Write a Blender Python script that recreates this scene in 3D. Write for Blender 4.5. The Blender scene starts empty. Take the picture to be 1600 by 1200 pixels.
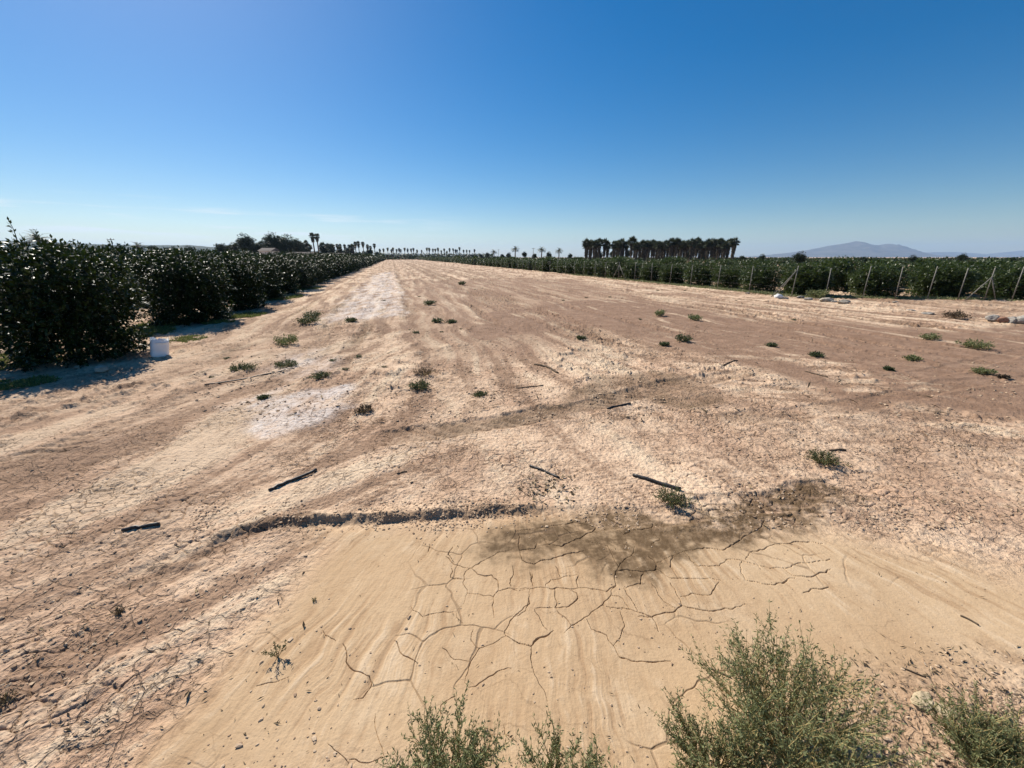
import bpy, math, random
import numpy as np
R = math.radians
rng = np.random.default_rng(7)
random.seed(7)
scene = bpy.context.scene
COL = scene.collection

# ------------------------------------------------------------------ camera geometry
H, F, PITCH = 2.0, 610.0, R(18.0)
CP, SP = math.cos(PITCH), math.sin(PITCH)
def at(px, py, z=0.0):
    """photo pixel -> point at height z"""
    u = (px-800)/F; v = (py-600)/F
    fy = CP - v*SP; fz = -SP - v*CP
    t = (z-H)/fz
    return np.array([u*t, fy*t])
def far(px, Y):
    zc = Y*CP + H*SP
    return np.array([(px-800)/F*zc, Y])
ROW = np.array([-0.28, 0.96]); ROW /= np.linalg.norm(ROW)     # direction of orchard rows and furrows
PERP = np.array([ROW[1], -ROW[0]])
SUN_AZ, SUN_EL = R(-40), R(43)

# ------------------------------------------------------------------ numpy noise
def _hash(ix, iy, seed):
    h = (ix.astype(np.uint32)*np.uint32(374761393) + iy.astype(np.uint32)*np.uint32(668265263) + np.uint32((seed*2246822519) & 0xffffffff))
    h = (h ^ (h >> np.uint32(13)))*np.uint32(1274126177)
    h ^= h >> np.uint32(16)
    return h
def perlin(x, y, seed=0):
    x = np.asarray(x, np.float64); y = np.asarray(y, np.float64)
    fx0 = np.floor(x); fy0 = np.floor(y)
    ix = fx0.astype(np.int64); iy = fy0.astype(np.int64)
    fx = (x-fx0).astype(np.float32); fy = (y-fy0).astype(np.float32)
    u = fx*fx*fx*(fx*(fx*6-15)+10); v = fy*fy*fy*(fy*(fy*6-15)+10)
    def g(dx, dy):
        a = _hash(ix+dx, iy+dy, seed).astype(np.float32)*np.float32(2*np.pi/4294967296.0)
        return np.cos(a)*(fx-dx) + np.sin(a)*(fy-dy)
    n0 = g(0, 0); n1 = g(1, 0); n2 = g(0, 1); n3 = g(1, 1)
    a = n0+(n1-n0)*u; b = n2+(n3-n2)*u
    return (a+(b-a)*v)*1.5
def fbm(x, y, o=3, seed=0, gain=.5):
    s = 0; a = 1.0; t = 0
    for k in range(o):
        s = s + a*perlin(x*2**k+k*17.3, y*2**k-k*9.1, seed+k*13); t += a; a *= gain
    return s/t
def voronoi(x, y, seed=0):
    x = np.asarray(x, np.float64); y = np.asarray(y, np.float64)
    ix = np.floor(x).astype(np.int64); iy = np.floor(y).astype(np.int64)
    f1 = np.full(x.shape, 9., np.float32); f2 = f1.copy(); cid = np.zeros(x.shape, np.uint32)
    for dx in (-1, 0, 1):
        for dy in (-1, 0, 1):
            h = _hash(ix+dx, iy+dy, seed)
            px = ix+dx+(h & np.uint32(0xffff))/65536.0; py = iy+dy+(h >> np.uint32(16))/65536.0
            d = np.hypot(px-x, py-y).astype(np.float32)
            m = d < f1
            f2 = np.where(m, f1, np.minimum(f2, d)); cid = np.where(m, h, cid); f1 = np.where(m, d, f1)
    return f1, (f2-f1)*.5, cid
def sstep(a, b, x):
    t = np.clip((x-a)/(b-a), 0, 1); return t*t*(3-2*t)
def seg_dist(x, y, a, b):
    dx, dy = b[0]-a[0], b[1]-a[1]; L2 = dx*dx+dy*dy+1e-12
    t = np.clip(((x-a[0])*dx+(y-a[1])*dy)/L2, 0, 1)
    return np.hypot(x-a[0]-t*dx, y-a[1]-t*dy), t
def poly_sd(x, y, poly):
    """signed distance, negative inside"""
    d = np.full(x.shape, 1e9); ins = np.zeros(x.shape, bool); n = len(poly)
    for i in range(n):
        a, b = poly[i], poly[(i+1) % n]
        d = np.minimum(d, seg_dist(x, y, a, b)[0])
        c = ((a[1] > y) != (b[1] > y)) & (x < (b[0]-a[0])*(y-a[1])/(b[1]-a[1]+1e-12)+a[0])
        ins ^= c
    return np.where(ins, -d, d)
def line_coords(x, y, pts):
    """distance to a polyline, length along it and the side"""
    best = np.full(x.shape, 1e9); s = np.zeros(x.shape); side = np.zeros(x.shape); L = 0
    for a, b in zip(pts[:-1], pts[1:]):
        d, t = seg_dist(x, y, a, b); l = math.hypot(b[0]-a[0], b[1]-a[1])
        m = d < best
        best = np.where(m, d, best); s = np.where(m, L+t*l, s)
        cr = (b[0]-a[0])*(y-a[1])-(b[1]-a[1])*(x-a[0])
        side = np.where(m, np.sign(cr), side); L += l
    return best, s, side, L
def P(*pp): return [at(*p) for p in pp]

# ------------------------------------------------------------------ layout of the field (traced on the ground plane)
STEP = P((250, 905), (310, 868), (350, 838), (420, 818), (470, 815), (560, 814), (640, 808), (740, 803), (830, 797), (900, 796))
PAN = P((330, 1080), (430, 950), (505, 860), (470, 826), (560, 820), (740, 810), (860, 802), (1000, 815), (1150, 835), (1300, 830), (1420, 850), (1600, 905), (1780, 960), (1700, 1010),
        (1560, 1055), (1440, 1085), (1360, 1130), (1300, 1260), (1100, 1290), (700, 1300), (150, 1280))
WET = P((830, 822), (920, 805), (1040, 800), (1150, 775), (1290, 752), (1345, 775), (1290, 815), (1250, 850), (1190, 862), (1120, 852), (1050, 872), (1020, 915), (940, 905), (880, 880), (790, 880), (735, 850))
WET2 = P((930, 590), (1040, 578), (1105, 600), (1135, 630), (1085, 642), (1000, 622), (930, 640), (760, 672), (690, 684), (690, 662), (880, 628))
BROWN = P((1680, 500), (1700, 670), (1560, 650), (1420, 636), (1310, 640), (1280, 605), (1140, 568), (1060, 545), (930, 512), (850, 520), (720, 540), (740, 490), (900, 470), (990, 468), (1180, 500), (1340, 505), (1480, 520))
BROWN2 = P((640, 438), (900, 436), (1010, 470), (940, 515), (860, 560), (690, 562), (630, 515))
BROWN_OUT = P((1210, 557), (1290, 560), (1350, 580), (1400, 618), (1330, 612), (1270, 580))
SALT1 = P((385, 672), (392, 640), (425, 622), (500, 608), (545, 602), (540, 640), (500, 662), (430, 680))
SALT2 = P((505, 505), (560, 455), (588, 428), (612, 424), (622, 450), (628, 492), (560, 500))
SALT3 = P((330, 640), (420, 612), (440, 606), (440, 612), (350, 645))
SALT4 = P((440, 560), (480, 545), (520, 560), (500, 585), (455, 590), (420, 575))
TRACKS = [(P((560, 690), (690, 672), (800, 655), (900, 640), (980, 618), (1060, 600), (1200, 580)), .26, 1.0),
          (P((530, 580), (560, 520), (585, 470), (610, 425), (614, 412)), .22, .8),
          (P((-60, 745), (100, 700), (200, 662), (330, 612), (430, 570)), .25, .7),
          (P((-60, 690), (120, 640), (260, 590), (380, 545), (470, 500)), .25, .5),
          (P((860, 812), (1000, 806), (1120, 796), (1230, 778), (1340, 752), (1430, 742)), .16, .55),
          (P((1000, 640), (1130, 620), (1260, 604), (1420, 590), (1560, 560), (1640, 540)), .2, .5),
          (P((-80, 1010), (60, 965), (160, 935), (280, 880), (360, 830)), .22, .6),
          (P((-80, 1130), (40, 1085), (140, 1020), (240, 960)), .22, .6),
          (P((1100, 660), (1300, 640), (1500, 600), (1650, 590)), .22, .6)]
FURROW = [((1010, 548), .30, 1.), ((905, 470), .3, .7), ((760, 470), .25, .8), ((850, 520), .35, .6), ((930, 530), .3, .6),
          ((680, 560), .22, .6), ((640, 500), .2, .5), ((1130, 540), .3, .5), ((980, 470), .3, .8), ((820, 455), .3, .7), ((700, 470), .25, .9),
          ((590, 520), .2, .7), ((1060, 470), .3, .6), ((760, 430), .3, .8), ((500, 540), .2, .6), ((460, 520), .2, .5), ((1200, 500), .3, .5)]
CR7 = """0,545 90,540 215,545 300,545 375,540 470,560 515,530 520,460 590,455 660,462 720,450 790,490 880,495 970,495 1040,500
515,530 490,580 450,625 370,690 300,730 250,765|450,625 580,645 660,670 700,685 820,650 850,630 930,650 1010,650 1090,645 1165,625
0,695 70,650 85,590 85,545|210,545 220,600 215,645 270,640 330,600 325,570 290,550|215,645 150,640 110,640|230,655 300,730
110,640 150,720 180,760|0,805 90,835 140,790 220,755|95,835 98,955|370,690 400,750 470,780 510,830 540,880 600,905 700,915 790,900
545,650 558,720 545,790 510,830|630,680 700,685 735,750|560,540 580,580 640,660
720,450 720,425 690,390|720,425 800,385 860,365 900,410 930,440 1040,430 1070,400 1140,405 1220,425 1290,445 1360,445 1430,420 1600,400
800,385 790,440 830,490|1145,410 1145,470 1170,500 1260,525 1350,520 1420,490|0,250 110,245 240,220 310,205 420,230 400,260 330,290 240,330 180,320 130,260
240,220 330,290|520,250 560,275 610,255 700,245 710,215|30,260 40,350 110,340 140,310|40,350 50,400 110,420 160,400 270,375 380,350
610,330 600,380 540,415 520,460|330,480 320,510 330,540|165,540 190,500 240,490 330,475|90,460 105,520|220,430 240,490
860,365 960,345 1050,355 1110,330 1140,300 1240,245 1260,210 1340,190|1160,395 1210,360 1300,330 1420,310 1560,320|790,510 840,590 850,630|850,590 900,570 1000,575 1020,530 1040,500
700,520 750,600 820,640|380,310 480,330 510,400 530,440|480,180 540,220 600,250|370,180 375,210 420,230|1360,445 1400,480 1500,490 1600,450|1450,575 1500,550 1600,540
490,580 560,600 580,640|700,330 740,300 700,270|660,462 640,520 560,540"""
CR6 = """1380,220 1310,235 1275,220 1205,235 1190,265 1110,250 1060,245 1035,190 1040,150 1075,120 1150,75 1210,45 1290,20
1075,120 1110,150 1180,155 1210,185 1205,235|1060,245 1050,290 1005,330 1005,360 1050,410|1190,265 1180,340 1190,370
1365,235 1365,300 1300,350 1240,430 1245,465 1320,495 1375,510|1245,465 1180,500 1110,525 1085,580 1060,620 1045,700|1375,510 1375,600 1390,660 1430,730 1470,800
1375,510 1400,480 1500,435|1110,525 1075,480 1085,420|1060,720 1150,680 1230,635 1280,625|1005,340 900,345 830,365 780,310|700,480 720,540 780,580 810,600
925,520 990,575 1070,595|440,500 450,590 490,640 570,660 575,700 540,770 490,780|330,430 400,490|0,705 90,690 170,660
1285,100 1290,150 1270,200 1275,220|1380,150 1385,210|920,880 920,800 1010,760|1250,900 1250,950 1300,990|1120,965 1250,950|1300,1060 1380,1060 1390,1110
360,1000 430,1050 460,1110|460,1090 530,1100 640,1060|860,40 870,0|950,60 990,100 1075,120|1000,0 960,50 990,90|980,110 975,165 1035,170|600,850 610,950 640,1060"""
CRACKS = []
for txt, ox, oy in ((CR7, 800, 750), (CR6, 400, 850)):
    for ln in txt.replace('\n', '|').split('|'):
        CRACKS.append([at(ox+float(a.split(',')[0])/3.2, oy+float(a.split(',')[1])/3.2) for a in ln.split()])
LEFT_EDGE = (at(430, 505), ROW)          # edge between field and left orchard

def ground_fields(x, y, detail=True):
    """height and masks of the ground at world points (numpy arrays)"""
    x = np.asarray(x, float); y = np.asarray(y, float)
    shp = x.shape; x = x.ravel(); y = y.ravel()
    r = np.hypot(x, y); n = len(x)
    wx = x+.16*fbm(x*1.3, y*1.3, 3, 5); wy = y+.16*fbm(x*1.3, y*1.3, 3, 9)
    wide = np.clip(r/8, 1, 5)
    def mask(poly, soft, warp=1.0):
        out = np.zeros(n); pa = np.array(poly)
        lo = pa.min(0)-3*soft-.5; hi = pa.max(0)+3*soft+.5
        i = np.nonzero((x > lo[0]) & (x < hi[0]) & (y > lo[1]) & (y < hi[1]))[0]
        if len(i):
            xx = x[i]+(wx[i]-x[i])*warp*wide[i]; yy = y[i]+(wy[i]-y[i])*warp*wide[i]
            out[i] = sstep(soft, -soft, poly_sd(xx, yy, poly))
        return out
    near = r < 14
    z = np.zeros(n)
    pan = mask(PAN, .24, 1.1)
    wet = mask(WET, .22, 1.3)
    wet2 = mask(WET2, .10, 1.0)
    brown = np.clip(np.maximum(mask(BROWN, .35, 1.3), .62*mask(BROWN2, .9, 2.))-mask(BROWN_OUT, .12, 1.0), 0, 1)
    salt = np.maximum.reduce([mask(SALT1, .16, 1.3), .85*mask(SALT2, .55, 2.2), .6*mask(SALT3, .10, 1.), .6*mask(SALT4, .35, 1.8)])
    salt = np.clip(salt*(.35+2.1*(fbm(x*2.4, y*.9, 4, 121, .6)+.22)), 0, 1)
    bank = np.zeros(n)
    # gentle swells
    z += .030*perlin(x*.35, y*.35, 21)*sstep(1.5, 5, r) + .012*perlin(x*1.1, y*1.1, 22)
    z += .25*perlin(x*.02, y*.02, 23)*sstep(60, 200, r)
    # long furrows of the old rows
    s = x*PERP[0]+y*PERP[1]; t = x*ROW[0]+y*ROW[1]
    ff = np.zeros(n)
    sw = s+.22*perlin(t*.12, s*.3, 31)+.10*perlin(t*.5, s*.7, 32)
    for (p, w, a) in FURROW:
        c = at(*p); s0 = c@PERP; t0 = c@ROW
        k = (sw-s0)/(w*1.3)
        ff += a*np.exp(-k*k)*sstep(t0-5, t0+4, t+2*perlin(s*.5, t*.2, 33))*(.65+.5*perlin(t*.35, s*1.0, 34))
    inside = (s > LEFT_EDGE[0]@PERP)
    # dragged streaks: along the rows far away, along the wheel paths near the left
    def streak(dx, dy, fa, fl, sd_):
        ac = x*dy-y*dx; al = x*dx+y*dy
        return fbm(ac*fa+.5*perlin(al*.4, ac*.4, sd_+1), al*fl, 5, sd_, .62)
    wl = sstep(1.2, -1.2, x+.25*y)*sstep(16, 8, r); wn = sstep(4.6, 3.2, r)
    sA = streak(.17, .98, 1.5, .22, 301); sB = streak(.69, .72, 2.0, .30, 311); sR = streak(ROW[0], ROW[1], 2.0, .20, 321); sX = streak(.97, -.22, 2.1, .42, 331)
    wr = sstep(1.5, 4.5, x)*sstep(14, 7, r)
    stk = sR*(1-wr)+sX*wr
    stk = (stk*(.35+.65*sstep(5, 9, r))*(1-wl)+(sA*(1-wn)+sB*wn)*wl)*(1-pan)
    ff = np.clip(ff, 0, 1.2)*inside
    ruts = sstep(.35, .95, np.sin(sw*2*np.pi/1.35+.9*perlin(t*.06, s*.4, 35)))*sstep(-.15, .3, fbm(t*.10, s*.55, 3, 36))*sstep(8, 13, r)*sstep(300, 150, r)*inside
    ff = np.clip(ff+.8*ruts, 0, 1.2)
    fine_lines = (np.sin(sw*2*np.pi/.9)*.5+.5)*sstep(9, 20, r)*inside
    z += -.065*ff + .020*fine_lines
    z += (.016*stk*(1-.75*brown)+.010*np.abs(stk))*(1-pan)*np.clip(r/7, .6, 1.7)*sstep(.5, 1.5, r)
    # tyre tracks with lugs
    tr = np.zeros(n); treadm = np.zeros(n)
    for pts, w, amp in TRACKS:
        pa = np.array(pts); lo = pa.min(0)-1; hi = pa.max(0)+1
        i = np.nonzero((x > lo[0]) & (x < hi[0]) & (y > lo[1]) & (y < hi[1]))[0]
        if not len(i): continue
        d, l, sd, L = line_coords(x[i]+.06*perlin(x[i]*2, y[i]*2, 41), y[i]+.06*perlin(x[i]*2, y[i]*2, 42), pts)
        end = sstep(0, .4, l)*sstep(0, .4, L-l)
        m = sstep(w, w*.7, d)*end
        rim = np.exp(-((d-w*1.05)/(w*.22))**2)*end
        lug = np.sin((l+sd*d*.75)*2*np.pi/.19)
        fade = np.clip(.6+.9*perlin(x[i]*1.4, y[i]*1.4, 43), 0, 1)
        z[i] += amp*(-.020*m + .010*rim*(.3+fade) + .013*m*lug*fade)
        tr[i] = np.maximum(tr[i], m*fade*amp); 
    # the step: bank standing above the flat mud pan
    pa = np.array(STEP); lo = pa.min(0)-.8; hi = pa.max(0)+.8
    i = np.nonzero((x > lo[0]) & (x < hi[0]) & (y > lo[1]) & (y < hi[1]))[0]
    if len(i):
        jx = .035*fbm(x[i]*7, y[i]*7, 3, 51); jy = .045*fbm(x[i]*7, y[i]*7, 3, 52)
        d, l, sd, L = line_coords(x[i]+jx, y[i]+jy, STEP)
        ds = -d*sd   # positive on the camera side
        end = sstep(0, .7, l)*sstep(0, .55, L-l)
        up = sstep(.045, -.035, ds)*np.exp(-np.clip(-ds, 0, 9)/.30)
        ditch = np.exp(-((ds-.05)/.05)**2); bank[i] = end*sstep(-.05, -.01, ds)*sstep(.06, .03, ds)  # bank: mask of the step face, whose shade is painted into the soil
        z[i] += end*(.044*up*(1+.6*perlin(x[i]*4, y[i]*4, 53)+.16*fbm(x[i]*19, y[i]*19, 3, 54)) - .010*ditch)
    # crusty soil roughness
    patch = sstep(-.30, .35, fbm(x*.8, y*.8, 3, 61))
    rough = np.clip((1-pan)*(.35+.75*patch)+.4*ff, 0, 1)*(1-.6*brown)*(1-.3*salt)
    clod = 1-np.abs(fbm(x*3.2, y*3.2, 3, 64))*2
    z += .016*rough*fbm(x*4.5, y*4.5, 3, 65)*sstep(.6, 2, r)
    z += (.034*ff+.012*rough)*np.maximum(0, fbm(x*7, y*7, 3, 66))*2*np.clip(r/6, .5, 1.6)
    hp = np.maximum(0, fbm(x*3.6, y*2.6, 4, 165, .65)-.04)
    hpm = sstep(4, 8, r)*(1-.75*brown)*(1-.5*salt)*(1-pan)*np.clip(.45+1.7*fbm(x*.4, y*.4, 2, 166)+.5*ff, .12, 1.3)
    z += .15*hp*hpm*sstep(260, 120, r)
    z += brown*.010*fbm(x*2.2, y*5.5, 3, 67)
    crack = np.zeros(n); crust = np.zeros(n)
    i = np.nonzero(near)[0]
    if detail and len(i):
        X, Y = x[i], y[i]; rr = r[i]; pn = pan[i]
        # fine ground grain
        z[i] += (.0045*(1-.75*pn)*fbm(X*24, Y*24, 2, 71) + .0012*(1-.75*pn)*perlin(X*70, Y*70, 72))*sstep(14, 8, rr)
        # flow streaks on the pan, fanning towards the camera
        c0 = at(830, 590); th = np.arctan2(X-c0[0], c0[1]-Y); rho = np.hypot(X-c0[0], Y-c0[1])
        st = fbm(th*88+.9*perlin(X*2.2, Y*2.2, 81)+.4*perlin(X*7, Y*7, 84), rho*1.5, 4, 82, .6)*np.clip(.35+1.3*fbm(X*1.6, Y*1.6, 2, 85)+.35, .15, 1.3)
        z[i] += .0040*pn*st+.0012*pn*fbm(th*120, rho*2.2, 2, 83)
        stk[i] = stk[i]*(1-pn)+pn*(.55*st)
        # lifted crust flakes
        ax = X+.05*fbm(X*6, Y*6, 2, 91); ay = Y+.05*fbm(X*6, Y*6, 2, 92)
        f1, e, cid = voronoi(ax*7.5, ay*9.5, 93)
        tilt = ((cid & np.uint32(255))/255.0-.5)
        crz = (1-pn)*(1-.7*brown[i])*sstep(-.35, .25, fbm(X*.9, Y*.9, 2, 94))
        jit = .5+.5*perlin(X*9, Y*9, 95)
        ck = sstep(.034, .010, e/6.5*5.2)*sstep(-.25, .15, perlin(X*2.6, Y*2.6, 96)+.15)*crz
        z[i] += crz*(.006*tilt*jit - .009*ck + .003*sstep(.0, .16, e)) + (1-pn)*(.011*np.abs(fbm(X*11, Y*11, 3, 171))+.006*fbm(X*30, Y*30, 2, 172))*sstep(12, 6, rr)
        # secondary hairline cracks on the pan
        f1, e2, cid2 = voronoi((X+.06*fbm(X*4, Y*4, 3, 97))*3.1, (Y+.06*fbm(X*4, Y*4, 3, 98))*3.6, 99)
        hm = pn*sstep(.0, .35, perlin(X*1.3+7, Y*1.3, 100))
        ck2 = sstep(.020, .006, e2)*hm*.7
        z[i] -= .006*ck2
        # the traced main cracks
        near2 = np.nonzero(rr < 5)[0]
        xx = X[near2]+.016*fbm(X[near2]*13, Y[near2]*13, 2, 101); yy = Y[near2]+.016*fbm(X[near2]*13, Y[near2]*13, 2, 102)
        wd = (.0021+.0009*perlin(X[near2]*5, Y[near2]*5, 103))*np.clip(rr[near2]/2.3, .5, 1.7)
        dm = np.full(len(near2), 1.)
        for k, pts in enumerate(CRACKS):
            pa = np.array(pts); lo = pa.min(0)-.05; hi = pa.max(0)+.05
            j = np.nonzero((xx > lo[0]) & (xx < hi[0]) & (yy > lo[1]) & (yy < hi[1]))[0]
            if not len(j): continue
            d, l, _, L = line_coords(xx[j], yy[j], pts)
            tp = np.clip(np.minimum(l, L-l)/(.25*L)+.30, 0, 1)
            dm[j] = np.minimum(dm[j], d/tp*(1.0, 1.25, .9, 1.6)[k % 4])
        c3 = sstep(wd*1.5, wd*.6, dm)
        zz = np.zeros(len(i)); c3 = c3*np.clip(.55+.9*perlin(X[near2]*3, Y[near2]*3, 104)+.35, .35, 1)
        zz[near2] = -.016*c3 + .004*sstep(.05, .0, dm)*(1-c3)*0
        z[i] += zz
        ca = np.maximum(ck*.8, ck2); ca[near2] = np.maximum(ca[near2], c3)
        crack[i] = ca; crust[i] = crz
    # far edges of the frame: land stays level
    wetall = sstep(.22, .92, wet*(.95+.9*fbm(wx*3.4, wy*3.4, 4, 111, .62)+.75*fbm(x*11, y*14, 3, 113, .6)))
    wetall = np.maximum(wetall, .62*wet2*(.8+.8*fbm(x*2, y*2, 3, 112)))
    rs = lambda a: a.reshape(shp)
    return dict(z=rs(z), wet=rs(wetall), salt=rs(salt), brown=rs(brown), pan=rs(pan), crack=rs(crack), rough=rs(rough), fur_bank_shade=rs(np.clip(ff+.6*tr+.75*bank, 0, 1)), stk=rs(np.clip(stk+.5, 0, 1)))
def zat(x, y):
    """height of the finished ground sheet"""
    r, ph, Z = ZG; x = np.asarray(x, float); y = np.asarray(y, float)
    rr = np.hypot(x, y); a = np.arctan2(x, y); a = np.where(a < ph[0], a+2*np.pi, a)
    i = np.clip(np.searchsorted(r, rr)-1, 0, len(r)-2); j = np.clip(np.searchsorted(ph, a)-1, 0, len(ph)-2)
    u = np.clip((rr-r[i])/(r[i+1]-r[i]), 0, 1); v = np.clip((a-ph[j])/(ph[j+1]-ph[j]), 0, 1)
    return (Z[i, j]*(1-u)+Z[i+1, j]*u)*(1-v)+(Z[i, j+1]*(1-u)+Z[i+1, j+1]*u)*v
def gz(x, y):
    return float(zat(np.array([x]), np.array([y]))[0])

# ------------------------------------------------------------------ mesh helpers
def mesh_from(name, V, faces4=None, faces3=None, smooth=False, attrs=None):
    me = bpy.data.meshes.new(name)
    V = np.asarray(V, np.float32)
    parts = []
    if faces4 is not None and len(faces4): parts.append(np.asarray(faces4, np.int32).reshape(-1, 4))
    if faces3 is not None and len(faces3): parts.append(np.asarray(faces3, np.int32).reshape(-1, 3))
    me.vertices.add(len(V)); me.vertices.foreach_set('co', V.ravel())
    loops = np.concatenate([p.ravel() for p in parts])
    tot = np.concatenate([np.full(len(p), p.shape[1], np.int32) for p in parts])
    st = np.concatenate([[0], np.cumsum(tot)[:-1]]).astype(np.int32)
    me.loops.add(len(loops)); me.loops.foreach_set('vertex_index', loops)
    me.polygons.add(len(tot)); me.polygons.foreach_set('loop_start', st); me.polygons.foreach_set('loop_total', tot)
    me.polygons.foreach_set('use_smooth', np.full(len(tot), smooth, bool))
    for k, a in (attrs or {}).items():
        a = np.asarray(a, np.float32)
        if a.ndim == 1:
            at_ = me.attributes.new(k, 'FLOAT', 'POINT'); at_.data.foreach_set('value', a)
        else:
            at_ = me.attributes.new(k, 'FLOAT_COLOR', 'POINT'); at_.data.foreach_set('color', np.ascontiguousarray(a).ravel())
    me.update(); me.validate()
    return me
def link(name, me, mat=None, parent=None, loc=None):
    o = bpy.data.objects.new(name, me); COL.objects.link(o)
    if mat is not None and not me.materials: me.materials.append(mat)
    if parent is not None: o.parent = parent
    if loc is not None: o.location = loc
    return o
def thing(name, label, cat, loc=(0, 0, 0), rz=0., group=None, sc=1.):
    o = bpy.data.objects.new(name, None); COL.objects.link(o); o.empty_display_size = .2
    o.location = loc; o.rotation_euler = (0, 0, rz); o.scale = (sc,)*3 if np.isscalar(sc) else sc
    tag(o, label, cat, group); return o
def tag(o, label, cat, group=None):
    o['label'] = label; o['category'] = cat
    if group: o['group'] = group
    return o
def dup(src, loc, rz=0., sc=1., label=None, group=None):
    c = src.copy(); COL.objects.link(c); c.location = loc; c.rotation_euler = (0, 0, rz)
    c.scale = (sc,)*3 if np.isscalar(sc) else sc
    if label: c['label'] = label
    if group: c['group'] = group
    for ch in list(src.children):
        d = ch.copy(); COL.objects.link(d); d.parent = c
    return c
class MB:
    def __init__(s): s.V = []; s.Q = []; s.T = []; s.n = 0; s.tint = []
    def add(s, V, Q=None, T=None, tint=.5):
        V = np.asarray(V, float).reshape(-1, 3)
        s.V.append(V); s.tint.append(np.broadcast_to(np.asarray(tint, float), (len(V),)))
        if Q is not None and len(Q): s.Q.append(np.asarray(Q)+s.n)
        if T is not None and len(T): s.T.append(np.asarray(T)+s.n)
        s.n += len(V)
    def mesh(s, name, smooth=False):
        return mesh_from(name, np.concatenate(s.V), np.concatenate(s.Q) if s.Q else None, np.concatenate(s.T) if s.T else None, smooth, {'tint': np.concatenate(s.tint)})
    def tube(s, pts, rad, k=6, cap=True, tint=.5):
        pts = np.asarray(pts, float); n = len(pts); rad = np.broadcast_to(np.asarray(rad, float), (n,))
        tg = np.gradient(pts, axis=0); tg /= np.linalg.norm(tg, axis=1)[:, None]+1e-9
        ref = np.where(np.abs(tg[:, 2:3]) > .9, [[1., 0, 0]], [[0, 0, 1.]])
        a = np.cross(tg, ref); a /= np.linalg.norm(a, axis=1)[:, None]+1e-9; b = np.cross(tg, a)
        an = np.arange(k)*2*np.pi/k
        V = pts[:, None]+rad[:, None, None]*(a[:, None]*np.cos(an)[None, :, None]+b[:, None]*np.sin(an)[None, :, None])
        i = np.arange(n-1)[:, None]*k; j = np.arange(k)[None]; j2 = (j+1) % k
        Q = np.stack([i+j, i+j2, i+k+j2, i+k+j], -1).reshape(-1, 4)
        V = V.reshape(-1, 3); T = None
        if cap:
            V = np.concatenate([V, pts[:1], pts[-1:]]); c0 = n*k; jj = np.arange(k)
            T = np.concatenate([np.stack([np.full(k, c0), (jj+1) % k, jj], 1), np.stack([np.full(k, c0+1), (n-1)*k+jj, (n-1)*k+(jj+1) % k], 1)])
        s.add(V, Q, T, tint)
    def box(s, c, sz, rz=0., tint=.5):
        sx, sy, szz = np.array(sz)/2
        v = np.array([[a*sx, b*sy, d*szz] for d in (-1, 1) for a, b in ((-1, -1), (1, -1), (1, 1), (-1, 1))])
        cs, sn = math.cos(rz), math.sin(rz)
        v = v@np.array([[cs, sn, 0], [-sn, cs, 0], [0, 0, 1]])+np.array(c)
        s.add(v, [[0, 3, 2, 1], [4, 5, 6, 7], [0, 1, 5, 4], [1, 2, 6, 5], [2, 3, 7, 6], [3, 0, 4, 7]], None, tint)
    def leaves(s, c, d, nrm, L, W, fold=.15, tint=.5, bend=.0):
        c = np.asarray(c); n = len(c)
        d = d/(np.linalg.norm(d, axis=1)[:, None]+1e-9)
        sd = np.cross(d, nrm); sd /= np.linalg.norm(sd, axis=1)[:, None]+1e-9
        up = np.cross(sd, d)
        L = np.broadcast_to(np.asarray(L, float), (n,))[:, None]; W = np.broadcast_to(np.asarray(W, float), (n,))[:, None]
        rib = c+d*L*.5-up*W*fold+up*L*bend
        l = c+d*L*.48+sd*W*.5+up*L*bend; r_ = c+d*L*.48-sd*W*.5+up*L*bend
        tip = c+d*L
        V = np.stack([c, r_, tip, l, rib], 1).reshape(-1, 3)
        b = np.arange(n)[:, None]*5
        Q = np.concatenate([b+[[0, 1, 2, 4]], b+[[0, 4, 2, 3]]])
        s.add(V, Q, None, np.repeat(np.broadcast_to(np.asarray(tint, float), (n,)), 5))
    def blades(s, c, d, nrm, L, W, tint=.5):
        """thin diamonds, one quad each"""
        c = np.asarray(c); n = len(c)
        d = d/(np.linalg.norm(d, axis=1)[:, None]+1e-9)
        sd = np.cross(d, nrm); sd /= np.linalg.norm(sd, axis=1)[:, None]+1e-9
        L = np.broadcast_to(np.asarray(L, float), (n,))[:, None]; W = np.broadcast_to(np.asarray(W, float), (n,))[:, None]
        V = np.stack([c, c+d*L*.45+sd*W*.5, c+d*L, c+d*L*.45-sd*W*.5], 1).reshape(-1, 3)
        b = np.arange(n)[:, None]*4
        s.add(V, b+[[0, 1, 2, 3]], None, np.repeat(np.broadcast_to(np.asarray(tint, float), (n,)), 4))
def unit(n, g=rng):
    v = g.normal(size=(n, 3)); return v/np.linalg.norm(v, axis=1)[:, None]

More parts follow.
